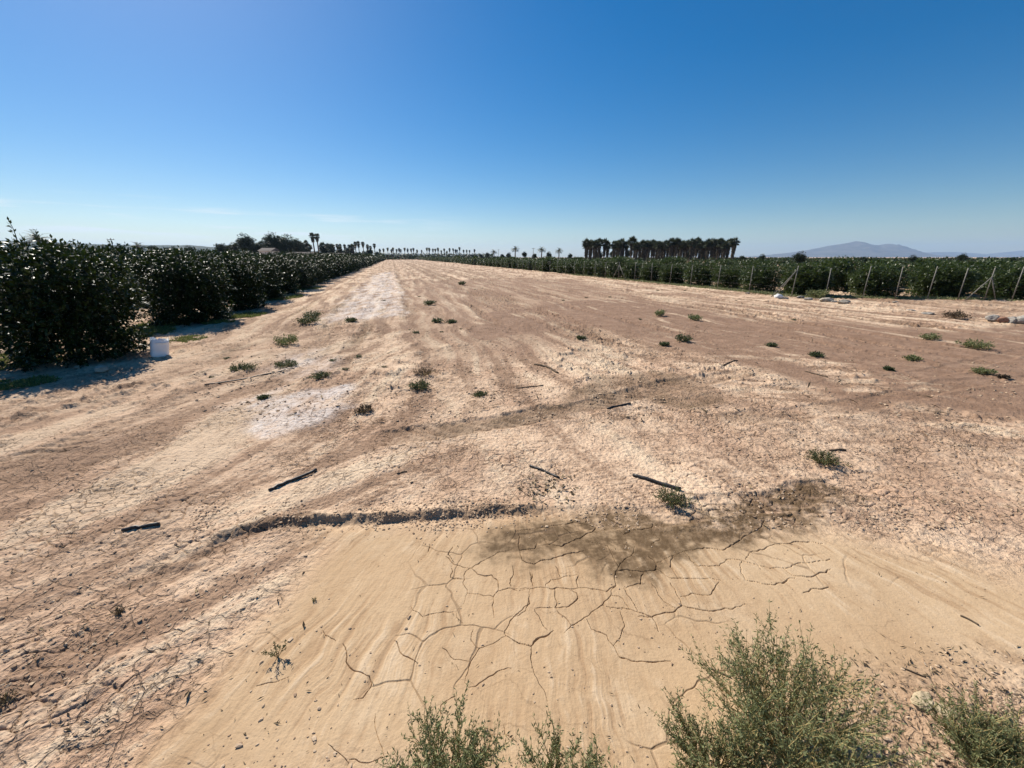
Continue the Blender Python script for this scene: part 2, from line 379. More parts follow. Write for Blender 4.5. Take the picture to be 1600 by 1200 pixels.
# ------------------------------------------------------------------ materials
class NT:
    def __init__(s, name):
        s.m = bpy.data.materials.new(name); s.m.use_nodes = True
        s.t = s.m.node_tree; s.t.nodes.clear()
        s.out = s.n('ShaderNodeOutputMaterial')
    def n(s, typ, **kw):
        nd = s.t.nodes.new(typ)
        for k, v in kw.items():
            if k in nd.inputs: nd.inputs[k].default_value = v
            else: setattr(nd, k, v)
        return nd
    def l(s, a, b): s.t.links.new(a, b)
    def val(s, v, inp):
        if hasattr(v, 'is_linked') or hasattr(v, 'links'): s.l(v, inp)
        else: inp.default_value = v
    def mix(s, f, a, b, mode='MIX'):
        nd = s.n('ShaderNodeMix', data_type='RGBA', blend_type=mode)
        nd.clamp_factor = True
        for v, i in ((f, 0), (a, 6), (b, 7)):
            if isinstance(v, tuple): v = (*v, 1) if len(v) == 3 else v
            s.val(v, nd.inputs[i])
        return nd.outputs[2]
    def math(s, op, a, b=0., c=None, clamp=False):
        nd = s.n('ShaderNodeMath', operation=op); nd.use_clamp = clamp
        s.val(a, nd.inputs[0]); s.val(b, nd.inputs[1])
        if c is not None: s.val(c, nd.inputs[2])
        return nd.outputs[0]
    def noise(s, scale, detail=3, rough=.55, vec=None, dist=0.):
        nd = s.n('ShaderNodeTexNoise'); nd.inputs['Scale'].default_value = scale; nd.inputs['Detail'].default_value = detail
        nd.inputs['Roughness'].default_value = rough; nd.inputs['Distortion'].default_value = dist
        if vec is not None: s.l(vec, nd.inputs['Vector'])
        return nd.outputs['Fac']
    def ramp(s, v, a, b):
        nd = s.n('ShaderNodeMapRange'); nd.clamp = True
        nd.interpolation_type = 'SMOOTHSTEP'
        s.l(v, nd.inputs[0]); nd.inputs[1].default_value = a; nd.inputs[2].default_value = b
        return nd.outputs[0]
    def obj(s):
        return s.n('ShaderNodeTexCoord').outputs['Object']
    def attr(s, name):
        return s.n('ShaderNodeAttribute', attribute_name=name)
    def bsdf(s, color, rough=.8, spec=.3, normal=None, **kw):
        b = s.n('ShaderNodeBsdfPrincipled')
        s.val((*color, 1) if isinstance(color, tuple) and len(color) == 3 else color, b.inputs['Base Color'])
        s.val(rough, b.inputs['Roughness']); s.val(spec, b.inputs['Specular IOR Level'])
        if normal is not None: s.l(normal, b.inputs['Normal'])
        for k, v in kw.items(): b.inputs[k].default_value = v
        return b
    def done(s, sh): s.l(sh.outputs[0], s.out.inputs[0]); return s.m
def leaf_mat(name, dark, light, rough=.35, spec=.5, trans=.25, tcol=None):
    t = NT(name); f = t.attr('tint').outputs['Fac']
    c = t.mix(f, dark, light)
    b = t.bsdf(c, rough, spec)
    tr = t.n('ShaderNodeBsdfTranslucent'); t.val(t.mix(.6, c, tcol or light), tr.inputs['Color'])
    mx = t.n('ShaderNodeMixShader'); mx.inputs[0].default_value = trans
    t.l(b.outputs[0], mx.inputs[1]); t.l(tr.outputs[0], mx.inputs[2])
    return t.done(mx)
def plain_mat(name, c1, c2, scale=8., rough=.8, spec=.25, bump=.2, bscale=None, **kw):
    t = NT(name); o = t.obj(); f = t.noise(scale, 5, .6, o)
    c = t.mix(t.ramp(f, .3, .7), c1, c2)
    bp = t.n('ShaderNodeBump'); bp.inputs['Strength'].default_value = bump; bp.inputs['Distance'].default_value = .01
    t.l(t.noise(bscale or scale*4, 4, .6, o), bp.inputs['Height'])
    return t.done(t.bsdf(c, rough, spec, bp.outputs[0], **kw))
def tint_mat(name, c1, c2, rough=.9, spec=.15):
    t = NT(name); c = t.mix(t.attr('tint').outputs['Fac'], c1, c2)
    return t.done(t.bsdf(c, rough, spec))

M_CITRUS = leaf_mat('citrus_leaf', (.006, .014, .004), (.028, .056, .012), .42, .25, .09, (.10, .16, .02))  # near-black leaf colour holds the backlit shade of the left trees
M_CITRUS_R = leaf_mat('citrus_leaf_sunny', (.016, .028, .009), (.095, .125, .034), .42, .35, .22, (.12, .19, .03))  # lit copy of the citrus leaf: sunlit look put into a lighter colour
M_BARK = plain_mat('bark', (.10, .075, .05), (.2, .155, .11), 20)
M_PALM = leaf_mat('palm_leaf', (.03, .042, .022), (.085, .10, .05), .5, .3, .15)
M_SKIRT = tint_mat('dead_frond', (.06, .05, .036), (.17, .14, .10))
M_WEED = leaf_mat('weed_leaf', (.075, .088, .038), (.315, .33, .155), .6, .25, .25, (.2, .25, .08))
M_WEED_D = leaf_mat('dark_weed_leaf', (.04, .055, .022), (.14, .165, .075), .6, .25, .2)
M_STEM = tint_mat('weed_stem', (.18, .13, .06), (.58, .45, .20), .8)
M_DRY = tint_mat('dry_twig', (.05, .035, .025), (.2, .15, .10))
M_GRASS = leaf_mat('grass_blade', (.06, .08, .022), (.22, .25, .075), .55, .3, .3)
M_PIPE = plain_mat('black_pipe', (.012, .012, .013), (.035, .033, .03), 25, .45, .4, .1)
M_STONE = plain_mat('stone', (.30, .25, .19), (.50, .44, .35), 14, .9, .2, .5)
M_CONC = plain_mat('concrete_rubble', (.22, .20, .17), (.42, .38, .33), 9, .9, .2, .5)
M_YSTONE = plain_mat('yellow_stone', (.40, .31, .19), (.58, .48, .32), 9, .9, .2, .5)
M_POST = plain_mat('weathered_post', (.15, .137, .115), (.26, .24, .205), 12, .7, .3, .1)
M_WIRE = plain_mat('fence_wire', (.10, .09, .08), (.16, .15, .14), 12, .5, .4, 0., **{'Metallic': .5})
M_WHITEP = plain_mat('white_plastic', (.80, .80, .80), (.88, .88, .87), 4, .45, .4, .05)
M_WOOD = plain_mat('pole_wood', (.10, .085, .07), (.18, .155, .13), 6, .9)
M_WALL = plain_mat('rendered_wall', (.62, .57, .5), (.72, .68, .62), .6, .9)
M_ROOF = plain_mat('tile_roof', (.10, .085, .075), (.16, .135, .12), 1.2, .9)
M_CLOTH = plain_mat('white_sack', (.7, .68, .65), (.85, .84, .82), 5, .8)
M_GLASS = plain_mat('window_glass', (.02, .025, .03), (.04, .045, .05), 1., .1, .6, 0.)

def ground_material():
    t = NT('dry_field_soil'); o = t.obj()
    a = t.n('ShaderNodeSeparateColor'); t.l(t.attr('masks_a').outputs['Color'], a.inputs[0]); wet, salt, brown = a.outputs[:3]
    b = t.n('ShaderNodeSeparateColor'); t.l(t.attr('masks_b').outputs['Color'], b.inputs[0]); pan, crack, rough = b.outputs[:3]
    fur_bank_shade = t.attr('fur_bank_shade').outputs['Fac']
    # streaky coordinates along the field rows
    mp = t.n('ShaderNodeMapping'); mp.inputs['Rotation'].default_value = (0, 0, math.atan2(ROW[0], ROW[1])); mp.inputs['Scale'].default_value = (1, .22, 1)
    t.l(o, mp.inputs[0]); sv = mp.outputs[0]
    n1 = t.noise(.55, 6, .62, o, .3); n2 = t.noise(2.6, 5, .6, o, .4); n3 = t.noise(14, 4, .65, o); n4 = t.noise(80, 3, .6, o)
    ns = t.noise(1.6, 6, .65, sv, .5); nb = t.noise(.16, 4, .6, sv)
    stk = t.attr('stk').outputs['Fac']
    crust = t.mix(t.ramp(n2, .35, .65), (.70, .512, .352), (.575, .395, .262))
    crust = t.mix(t.math('MULTIPLY', t.ramp(n1, .45, .62), .65), crust, (.45, .278, .178))
    sk = t.math('ADD', stk, t.math('MULTIPLY', t.math('SUBTRACT', n3, .5), .45))
    crust = t.mix(t.math('MULTIPLY', t.ramp(sk, .50, .33), .80), crust, (.265, .162, .102))
    crust = t.mix(t.math('MULTIPLY', t.ramp(sk, .55, .72), .65), crust, (.73, .575, .40))
    crust = t.mix(t.math('MULTIPLY', t.ramp(ns, .52, .70), .50), crust, (.33, .215, .14))
    crust = t.mix(t.math('MULTIPLY', t.ramp(nb, .48, .62), .40), crust, (.36, .235, .155))
    panc = t.mix(t.ramp(n1, .35, .65), (.53, .375, .225), (.45, .30, .17))
    panc = t.mix(t.math('MULTIPLY', t.ramp(n2, .5, .75), .6), panc, (.60, .455, .30))
    panc = t.mix(t.math('MULTIPLY', t.ramp(sk, .50, .28), .7), panc, (.37, .235, .13))
    panc = t.mix(t.math('MULTIPLY', t.ramp(sk, .54, .78), .6), panc, (.64, .49, .33))
    c = t.mix(pan, crust, panc)
    c = t.mix(t.math('MULTIPLY', fur_bank_shade, t.math('ADD', .40, t.math('MULTIPLY', n2, .7))), c, (.20, .125, .074))  # furrows and tracks; the bank face gets its shade from this colour too
    bc = t.mix(t.ramp(n2, .35, .7), (.225, .136, .086), (.305, .193, .128))
    bm = t.math('MULTIPLY', brown, t.ramp(t.math('ADD', t.math('MULTIPLY', sk, .40), t.math('MULTIPLY', n1, .7)), .80, .60))
    c = t.mix(t.math('MULTIPLY', bm, .97), c, bc)
    sm = t.math('MULTIPLY', salt, t.ramp(t.math('ADD', n3, t.math('MULTIPLY', n4, .6)), .55, .86))
    sm = t.math('ADD', t.math('MULTIPLY', sm, .66), t.math('MULTIPLY', salt, .14), clamp=True)
    c = t.mix(sm, c, (.72, .645, .585))
    wm = t.math('MULTIPLY', wet, t.ramp(n3, .25, .6))
    wm = t.math('ADD', t.math('MULTIPLY', wm, .45), t.math('MULTIPLY', wet, .55), clamp=True)
    c = t.mix(wm, c, (.125, .078, .038))
    # earthy crumbs, dark dashes painted for clod shadows, and crazing of the crust
    inv = t.math('SUBTRACT', 1., pan)
    wv = t.n('ShaderNodeVectorMath', operation='ADD'); nz = t.n('ShaderNodeTexNoise'); nz.inputs['Scale'].default_value = 5.; nz.inputs['Detail'].default_value = 4
    t.l(o, nz.inputs['Vector']); sc_ = t.n('ShaderNodeVectorMath', operation='SCALE'); sc_.inputs['Scale'].default_value = .16
    t.l(nz.outputs['Color'], sc_.inputs[0]); t.l(o, wv.inputs[0]); t.l(sc_.outputs[0], wv.inputs[1])
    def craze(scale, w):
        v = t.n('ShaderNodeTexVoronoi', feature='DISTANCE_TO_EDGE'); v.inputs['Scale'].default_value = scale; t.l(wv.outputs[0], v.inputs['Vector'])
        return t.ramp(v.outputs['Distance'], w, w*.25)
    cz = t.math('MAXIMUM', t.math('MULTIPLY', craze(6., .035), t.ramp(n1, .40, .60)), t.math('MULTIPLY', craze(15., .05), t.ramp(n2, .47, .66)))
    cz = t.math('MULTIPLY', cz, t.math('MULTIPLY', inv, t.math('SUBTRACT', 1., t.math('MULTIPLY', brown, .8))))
    cr = t.noise(34, 5, .7, o); cl = t.noise(6.5, 6, .72, o, .6)
    c = t.mix(t.math('MULTIPLY', t.ramp(cl, .545, .68), t.math('MULTIPLY', inv, .62)), c, (.235, .145, .09))  # dashes: shadow of clods put into the soil colour
    c = t.mix(t.math('MULTIPLY', t.ramp(cr, .585, .70), t.math('ADD', .15, t.math('MULTIPLY', rough, .65))), c, (.155, .098, .062))
    c = t.mix(t.math('MULTIPLY', t.ramp(n4, .58, .75), .25), c, (.28, .19, .125))
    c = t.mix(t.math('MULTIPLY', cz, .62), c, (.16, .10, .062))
    hl = t.math('MULTIPLY', t.math('MULTIPLY', craze(3.3, .013), pan), t.ramp(n1, .42, .60))
    c = t.mix(t.math('MULTIPLY', hl, .42), c, (.20, .125, .07))
    c = t.mix(t.math('MULTIPLY', t.math('MULTIPLY', t.ramp(cl, .55, .70), pan), .30), c, (.36, .23, .13))
    c = t.mix(t.math('MULTIPLY', crack, .66), c, (.15, .095, .055))  # shade of crack depth put into the colour, as in the hairlines above
    bp = t.n('ShaderNodeBump'); bp.inputs['Strength'].default_value = .9; bp.inputs['Distance'].default_value = .022
    hgt = t.math('ADD', t.math('MULTIPLY', n4, .34), t.math('MULTIPLY', n3, t.math('ADD', .15, t.math('MULTIPLY', t.math('SUBTRACT', 1., pan), .75))))
    hgt = t.math('ADD', hgt, t.math('MULTIPLY', t.noise(240, 2, .6, o), .10))
    hgt = t.math('ADD', hgt, t.math('SUBTRACT', t.math('MULTIPLY', t.math('MULTIPLY', inv, cl), 1.6), t.math('MULTIPLY', cz, .5)))
    t.l(t.math('MULTIPLY', hgt, t.math('ADD', .35, t.math('MULTIPLY', rough, .9))), bp.inputs['Height'])
    return t.done(t.bsdf(c, t.mix(wet, (.92,)*3, (.75,)*3), .18, bp.outputs[0]))

# ------------------------------------------------------------------ ground sheet
def build_ground():
    q = 1.0
    yy = np.concatenate([np.linspace(1330, 790, int(860*q)), np.linspace(789.4, 404.6, int(660*q))])
    dep = np.arctan((yy-600)/F)+PITCH
    r = H/np.tan(dep); r = r[r > 0.42]
    r = np.concatenate([[.15, .3], r, np.geomspace(r[-1]*1.05, 14000, 50)])
    fr = np.linspace(R(-67), R(67), int(2050*q))
    bk = np.linspace(R(67), R(360-67), 44)[1:-1]
    ph = np.concatenate([fr, bk])
    RR, PH = np.meshgrid(r, ph, indexing='ij')
    x = RR*np.sin(PH); y = RR*np.cos(PH)
    f = ground_fields(x, y)
    nr, nc = x.shape
    global ZG; ZG = (r, ph, f['z'])
    V = np.stack([x, y, f['z']], -1).reshape(-1, 3)
    V = np.concatenate([V, [[0, 0, 0]]])
    i = np.arange(nr-1)[:, None]*nc; j = np.arange(nc)[None]; j2 = (j+1) % nc
    Q = np.stack([i+j2, i+j, i+nc+j, i+nc+j2], -1).reshape(-1, 4)
    jj = np.arange(nc); T = np.stack([np.full(nc, nr*nc), jj, (jj+1) % nc], 1)[:, [0, 2, 1]]
    one = np.ones(nr*nc+1)
    def e(k): return np.concatenate([f[k].ravel(), [0]])
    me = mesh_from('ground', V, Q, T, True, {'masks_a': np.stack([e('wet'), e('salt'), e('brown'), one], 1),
         'masks_b': np.stack([e('pan'), e('crack'), e('rough'), one], 1), 'fur_bank_shade': e('fur_bank_shade'), 'stk': e('stk')})
    g = link('ground', me, ground_material()); g['kind'] = 'structure'
    return g

# ------------------------------------------------------------------ citrus trees
def citrus_meshes(seed, nclus, per, leafL, rad=1.25, ht=2.4):
    g = np.random.default_rng(seed)
    # lumpy shell: a few big lobes
    lob = unit(14, g); lob[:, 2] = np.abs(lob[:, 2])*.8-.1; la = g.uniform(.08, .26, 14)
    u = unit(nclus, g); u[:, 2] = g.uniform(-1, 1, nclus); a0 = g.uniform(0, 6.28, nclus)
    hx = np.sqrt(1-np.abs(u[:, 2])**3.2)                       # barrel: full width down to the ground
    hx = np.where(u[:, 2] < 0, np.maximum(hx, .80), hx)
    u = np.stack([np.cos(a0)*hx, np.sin(a0)*hx, u[:, 2]], 1)
    un = u/np.linalg.norm(u, axis=1)[:, None]
    rr = .84+((np.clip(un@lob.T, 0, 1)**6)*la).sum(1)
    dep = 1-np.abs(g.normal(0, .18, nclus)); dep = np.clip(dep, .30, 1.05)
    C = np.stack([u[:, 0]*rad*rr*dep, u[:, 1]*rad*rr*dep, ht*.5+u[:, 2]*ht*.5*np.clip(rr, .9, 1.06)*np.where(u[:, 2] > 0, dep**.5, 1)], 1)
    lowk = g.uniform(0, 1, nclus) < .13; C[:, 2] = np.where(lowk, g.uniform(.03, .4, nclus), C[:, 2])
    C[:, 2] = np.maximum(C[:, 2], g.uniform(.04, .2, nclus)); u = un
    # twig direction: outward and up
    D = u+np.array([0, 0, .35])+g.normal(0, .35, (nclus, 3)); D /= np.linalg.norm(D, axis=1)[:, None]
    k = per
    tpos = g.uniform(-.12, .24, (nclus, k, 1))*(leafL/.09)**.5
    side = unit(nclus*k, g).reshape(nclus, k, 3)
    c = C[:, None]+D[:, None]*tpos+side*g.uniform(.0, .07, (nclus, k, 1))*(leafL/.09)**.5
    d = side*.9+D[:, None]*.6+np.array([0, 0, -.15])
    c = c.reshape(-1, 3); d = d.reshape(-1, 3)
    nrm = np.array([0, 0, 1.])+g.normal(0, .55, c.shape)
    ok = c[:, 2] > .03; c, d, nrm = c[ok], d[ok], nrm[ok]
    L = leafL*g.uniform(.65, 1.2, len(c))
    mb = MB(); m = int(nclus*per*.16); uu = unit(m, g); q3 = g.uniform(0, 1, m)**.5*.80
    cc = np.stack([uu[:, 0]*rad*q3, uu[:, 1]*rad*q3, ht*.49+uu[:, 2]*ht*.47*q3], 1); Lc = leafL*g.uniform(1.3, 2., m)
    mb.leaves(cc, unit(m, g)+[0, 0, -.2], unit(m, g), Lc, Lc*.5, .1, np.clip(g.normal(.15, .1, m), 0, 1))  # dark inner core leaves, added to block light through the crown
    mb.leaves(c, d, nrm, L, L*.46, .16, np.clip(g.normal(.45, .22, len(c)), 0, 1), .03)
    # watershoots on top
    for _ in range(5):
        a = g.uniform(0, 6.28); p0 = np.array([math.cos(a)*rad*.45, math.sin(a)*rad*.45, ht*.93]); hh = g.uniform(.10, .34)
        n = int(16*hh/.3); tt = np.linspace(0, 1, n)[:, None]
        q = p0+tt*np.array([g.normal(0, .08), g.normal(0, .08), hh])
        dd = unit(n, g)+np.array([0, 0, .5]); mb.leaves(q, dd, unit(n, g), leafL*.85, leafL*.36, .15, .75)
    crown = mb.mesh('crown')
    tb = MB()
    for k2 in range(6):
        a = g.uniform(0, 6.28); e = np.array([math.cos(a)*rad*.5, math.sin(a)*rad*.5, ht*g.uniform(.55, .8)])
        tb.tube([[0, 0, -.05], [0, 0, .3], e*.5+[0, 0, .2], e], [.07, .055, .035, .012], 6)
    return crown, tb.mesh('trunk', True)

# ------------------------------------------------------------------ palms
def fan_palm_meshes(seed, ht=8., cr=2.1, skirt=2.5):
    g = np.random.default_rng(seed)
    tb = MB(); zz = np.linspace(0, ht-.6, 9); bend = g.normal(0, .12)
    pts = np.stack([bend*(zz/ht)**2*2, np.zeros(9), zz], 1)
    tb.tube(pts, np.linspace(.34, .22, 9), 9)
    top = pts[-1]+[0, 0, .2]
    lm = MB(); n = 46
    el = np.arcsin(np.clip(g.uniform(-.55, 1, n), -1, 1)); az = np.arange(n)*2.39996+g.normal(0, .2, n)
    D = np.stack([np.cos(az)*np.cos(el), np.sin(az)*np.cos(el), np.sin(el)], 1)
    pl = cr*.45*g.uniform(.8, 1.1, n)
    hub = top+D*pl[:, None]+np.array([0, 0, -.12])*(1-D[:, 2:3])
    for q in range(n):
        lm.tube([top, (top+hub[q])/2+[0, 0, .05], hub[q]], [.03, .025, .02], 3, False, .4)
    m = 9
    sd = np.cross(D, [0, 0, 1.]); sd /= np.linalg.norm(sd, axis=1)[:, None]+1e-6; up = np.cross(sd, D)
    for j in range(m):
        a = (j/(m-1)-.5)*R(190)
        d = D*math.cos(a)+sd*math.sin(a)+np.array([0, 0, -.28])+g.normal(0, .05, D.shape)
        Ls = cr*.58*(1-.25*abs(j/(m-1)-.5))*g.uniform(.9, 1.1, n)
        lm.leaves(hub, d, up+g.normal(0, .2, up.shape), Ls, Ls*.24, .1, np.clip(g.normal(.5, .2, n), 0, 1), -.02)
    sk = MB(); ns = int(130*skirt/2.5)
    za = top[2]-.3-skirt*g.uniform(0, 1, ns)**1.1; a = g.uniform(0, 6.28, ns)
    wid = .35+.65*np.clip((za-(top[2]-.3-skirt))/skirt, 0, 1)
    c = np.stack([np.cos(a)*wid*.6+pts[-1][0]*.6, np.sin(a)*wid*.6, za], 1)
    d = np.stack([np.cos(a)*.35, np.sin(a)*.35, -np.ones(ns)], 1)+g.normal(0, .12, (ns, 3))
    sk.leaves(c, d, np.stack([np.cos(a), np.sin(a), a*0], 1), g.uniform(.8, 1.3, ns), .42, .2, g.uniform(0, 1, ns))
    return lm.mesh('crown'), tb.mesh('trunk', True), sk.mesh('dead_frond_skirt')
def date_palm_meshes(seed, ht=6., cr=2.2):
    g = np.random.default_rng(seed)
    tb = MB(); zz = np.linspace(0, ht-.5, 12); rr = np.linspace(.32, .24, 12)*(1+.1*(np.arange(12) % 2))
    tb.tube(np.stack([zz*0, zz*0, zz], 1), rr, 10)
    lm = MB(); top = np.array([0, 0, ht-.5])
    for q in range(46):
        az = q*2.39996; e0 = math.asin(g.uniform(-.25, .98)); L = cr*g.uniform(.9, 1.25)
        t = np.linspace(0, 1, 9); el = e0-1.1*t*t-.35*t
        seg = L/8; st = np.stack([np.cos(el)*math.cos(az), np.cos(el)*math.sin(az), np.sin(el)], 1)*seg
        pts = top+np.concatenate([[[0, 0, 0]], np.cumsum(st[:-1], 0)])
        lm.tube(pts, np.linspace(.03, .008, 9), 3, False, .3)
        k = 18; ti = np.linspace(.12, 1, k); i0 = np.clip((ti*8).astype(int), 0, 7)
        base = pts[i0]+(pts[np.minimum(i0+1, 8)]-pts[i0])*(ti*8-i0)[:, None]
        fw = st[i0]/seg; sd = np.array([-math.sin(az), math.cos(az), 0])
        for s_ in (-1, 1):
            d = sd*s_*.8+fw*.7+np.array([0, 0, .15])+g.normal(0, .08, (k, 3))
            lm.blades(base, d, np.cross(fw, sd*s_), L*.26*(1.1-.7*np.abs(ti-.45)), .055, np.clip(g.normal(.5, .2, k), 0, 1))
    return lm.mesh('crown'), tb.mesh('trunk', True)
def round_tree_meshes(seed, ht=7., rad=3., n=4200, leaf=.40):
    g = np.random.default_rng(seed)
    lob = unit(16, g)*g.uniform(.35, 1, (16, 1)); C0 = lob*np.array([rad*.62, rad*.62, ht*.24])+np.array([0, 0, ht*.62]); sr = g.uniform(.38, .62, 16)*rad*.8
    i = g.integers(0, 16, n); u = unit(n, g)
    c = C0[i]+u*sr[i][:, None]*(g.uniform(.02, 1.1, n)**.4)[:, None]*np.array([1, 1, .85])
    mb = MB(); mb.leaves(c, u+g.normal(0, .6, (n, 3)), unit(n, g), leaf*g.uniform(.6, 1.2, n), leaf*.55, .1, np.clip(g.normal(.45, .2, n), 0, 1))
    tb = MB(); tb.tube([[0, 0, -.1], [.05, 0, ht*.3], [0, .1, ht*.6]], [.2, .14, .08], 7)
    for k in range(5): tb.tube([[.03, 0, ht*.28], C0[k]*.6+np.array([0, 0, ht*.2]), C0[k]], [.09, .06, .02], 5)
    return mb.mesh('crown'), tb.mesh('trunk', True)

# ------------------------------------------------------------------ weeds
def weed_meshes(seed, w=.2, h=.12, nst=14, sub=5, leaf=.012, dens=1., upr=.6, lw=.3, big=False):
    """radiating wiry stems, side twigs, small narrow leaves"""
    g = np.random.default_rng(seed); sm = MB(); fm = MB()
    C = []; D = []
    for k in range(nst):
        az = k*2.39996+g.normal(0, .3); out = g.uniform(.35, 1)*w*.5; hh = h*g.uniform(.55, 1.05)*(1-.45*(out/(w*.5))**2*(1-upr))
        t = np.linspace(0, 1, 7)
        lean = np.stack([math.cos(az)*out*t**.85, math.sin(az)*out*t**.85, hh*(t**(1.25-.5*upr))], 1)
        lean[:, :2] += np.cumsum(g.normal(0, w*.012, (7, 2)), 0)
        rad = np.linspace(.0016+.006*h, .0007, 7)
        sm.tube(lean, rad, 4, False, g.uniform(.2, 1))
        for q in range(sub):
            tt = g.uniform(.22, .98); i = min(int(tt*6), 5); b = lean[i]+(lean[i+1]-lean[i])*(tt*6-i)
            fw = lean[i+1]-lean[i]; fw /= np.linalg.norm(fw)+1e-9
            dd = fw*.7+unit(1, g)[0]*.75+np.array([0, 0, .35]); dd /= np.linalg.norm(dd)
            L = (w+h)*.5*g.uniform(.16, .42)*(1.15-.6*tt)
            s2 = np.linspace(0, 1, 4)[:, None]; tw = b+dd*L*s2+np.array([0, 0, 1])*L*.18*s2**2
            sm.tube(tw, np.linspace(.0012, .0006, 4), 3, False, g.uniform(.2, 1))
            n = max(3, int(L/leaf*2.6*dens)); ti = g.uniform(.05, 1.05, n)[:, None]
            C.append(b+dd*L*ti+np.array([0, 0, 1])*L*.18*ti**2); D.append(dd*.75+unit(n, g)*.9)
        n = max(3, int(np.hypot(out, hh)/leaf*1.3*dens)); ti = g.uniform(.3, 1.02, n)
        i = np.clip((ti*6).astype(int), 0, 5); C.append(lean[i]+(lean[np.minimum(i+1, 6)]-lean[i])*(ti*6-i)[:, None])
        D.append((lean[-1]-lean[0])/(np.linalg.norm(lean[-1]))*.7+unit(n, g)*.9)
    C = np.concatenate(C); D = np.concatenate(D); n = len(C)
    L = leaf*g.uniform(.6, 1.35, n)
    fm.blades(C, D, unit(n, g), L, L*lw, np.clip(g.normal(.5, .24, n), 0, 1))
    return sm.mesh('stem'), fm.mesh('foliage')
def grass_mesh(seed, n, w, h):
    g = np.random.default_rng(seed); fm = MB()
    a = g.uniform(0, 6.28, n); rr = np.sqrt(g.uniform(0, 1, n))*w*.5
    c = np.stack([np.cos(a)*rr, np.sin(a)*rr, rr*0], 1)
    d = np.stack([np.cos(a)*.5*rr/(w*.5)+g.normal(0, .35, n), np.sin(a)*.5*rr/(w*.5)+g.normal(0, .35, n), np.ones(n)], 1)
    fm.blades(c, d, unit(n, g), h*g.uniform(.4, 1.1, n), h*.06+.003, np.clip(g.normal(.5, .25, n), 0, 1))
    return fm.mesh('grass_tuft')

# ------------------------------------------------------------------ stones, pipes
def rock_mesh(seed, sx, sy, sz, sub=3, rough=.22):
    import bmesh
    bm = bmesh.new(); bmesh.ops.create_icosphere(bm, subdivisions=sub, radius=1)
    V = np.array([v.co[:] for v in bm.verts]); Fs = [[v.index for v in f.verts] for f in bm.faces]; bm.free()
    g = np.random.default_rng(seed)
    for _ in range(7):                       # chip flat facets
        nn = unit(1, g)[0]; dd = g.uniform(.62, .9); k = V@nn-dd; V = V-np.clip(k, 0, 9)[:, None]*nn
    nz = fbm(V[:, 0]*2+seed, V[:, 1]*2+V[:, 2]*1.7, 3, seed)
    V *= (1+rough*nz)[:, None]; V *= [sx/2, sy/2, sz/2]; V[:, 2] += sz*.38
    return mesh_from('stone', V, None, Fs, False)
def pipe(name, a, b, rad, label, cat, mat, bend=0., hook=False, zoff=0.):
    pa, pb = at(*a), at(*b); mid = (pa+pb)/2
    d = pb-pa; L = np.linalg.norm(d); d /= L; nrm = np.array([-d[1], d[0]])
    n = 12; t = np.linspace(-.5, .5, n)
    p = mid+d*(t*L)[:, None]+nrm*(bend*L*(1-4*t*t))[:, None]
    if hook: p[-1] += nrm*L*.03; p[-2] += nrm*L*.012
    f = zat(p[:, 0], p[:, 1])
    z = np.maximum(f, np.linspace(f[0], f[-1], n)-.004)+rad*.9+zoff
    mb = MB(); mb.tube(np.stack([p[:, 0]-mid[0], p[:, 1]-mid[1], z], 1), rad, 10)
    o = link(name, mb.mesh(name, True), mat, loc=(mid[0], mid[1], 0))
    tag(o, label, cat); return o

# ================================================================== BUILD
ground = build_ground()

# ---- left orchard
def g0(p): return gz(p[0], p[1])
near_src = []
for k, (sd, sc) in enumerate(((11, 1), (12, 1), (13, 1))):
    near_src.append(citrus_meshes(sd, 640, 27, .105))
mid_src = [citrus_meshes(20+k, 360, 15, .16) for k in range(4)]
far_src = [citrus_meshes(30+k, 190, 8, .30) for k in range(3)]
def tree(meshes, p, rz, sc, label, group, mat, z=None):
    t = thing('citrus_tree', label, 'tree', (p[0], p[1], g0(p)-.02 if z is None else z), rz, group, sc)
    cr = link('crown', meshes[0], mat, t); tr = link('trunk', meshes[1], M_BARK, t)
    if cr.data.materials[0] is not mat:
        cr.data = cr.data.copy(); cr.data.materials.clear(); cr.data.materials.append(mat)
    return t
T1 = at(128, 560)
GL = 'dark citrus trees of the left orchard'
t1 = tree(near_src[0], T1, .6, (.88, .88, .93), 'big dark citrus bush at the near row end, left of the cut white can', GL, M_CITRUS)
sm = MB(); gs = np.random.default_rng(9)
for dx, dy, h0, h1 in ((-.30, -.15, 2.1, 2.86), (-.12, .1, 2.1, 2.66), (-.42, .05, 2.0, 2.52)):
    q = np.stack([np.linspace(dx, dx-.10, 6)+gs.normal(0, .012, 6), np.linspace(dy, dy+.05, 6), np.linspace(h0, h1, 6)], 1)
    sm.tube(q, np.linspace(.012, .004, 6), 5, True, .4)
    tt = gs.uniform(0, 1, 26); cc = q[0]+(q[-1]-q[0])*tt[:, None]
    sm.leaves(cc, unit(26, gs)+[0, 0, .5], unit(26, gs), .085, .036, .15, gs.uniform(.3, 1, 26), .03)
sh = link('shoot', sm.mesh('shoot'), M_CITRUS, t1); sh.rotation_euler = (0, 0, -.6)
d_along = 4.2
k = 1
lab = {1: 'second dark citrus tree of the row, just behind the cut white can', 2: 'third dark citrus tree of the row, touching the one behind the white can',
       3: 'fourth dark citrus tree of the row, beyond the first strip of grass'}
protoL = {}
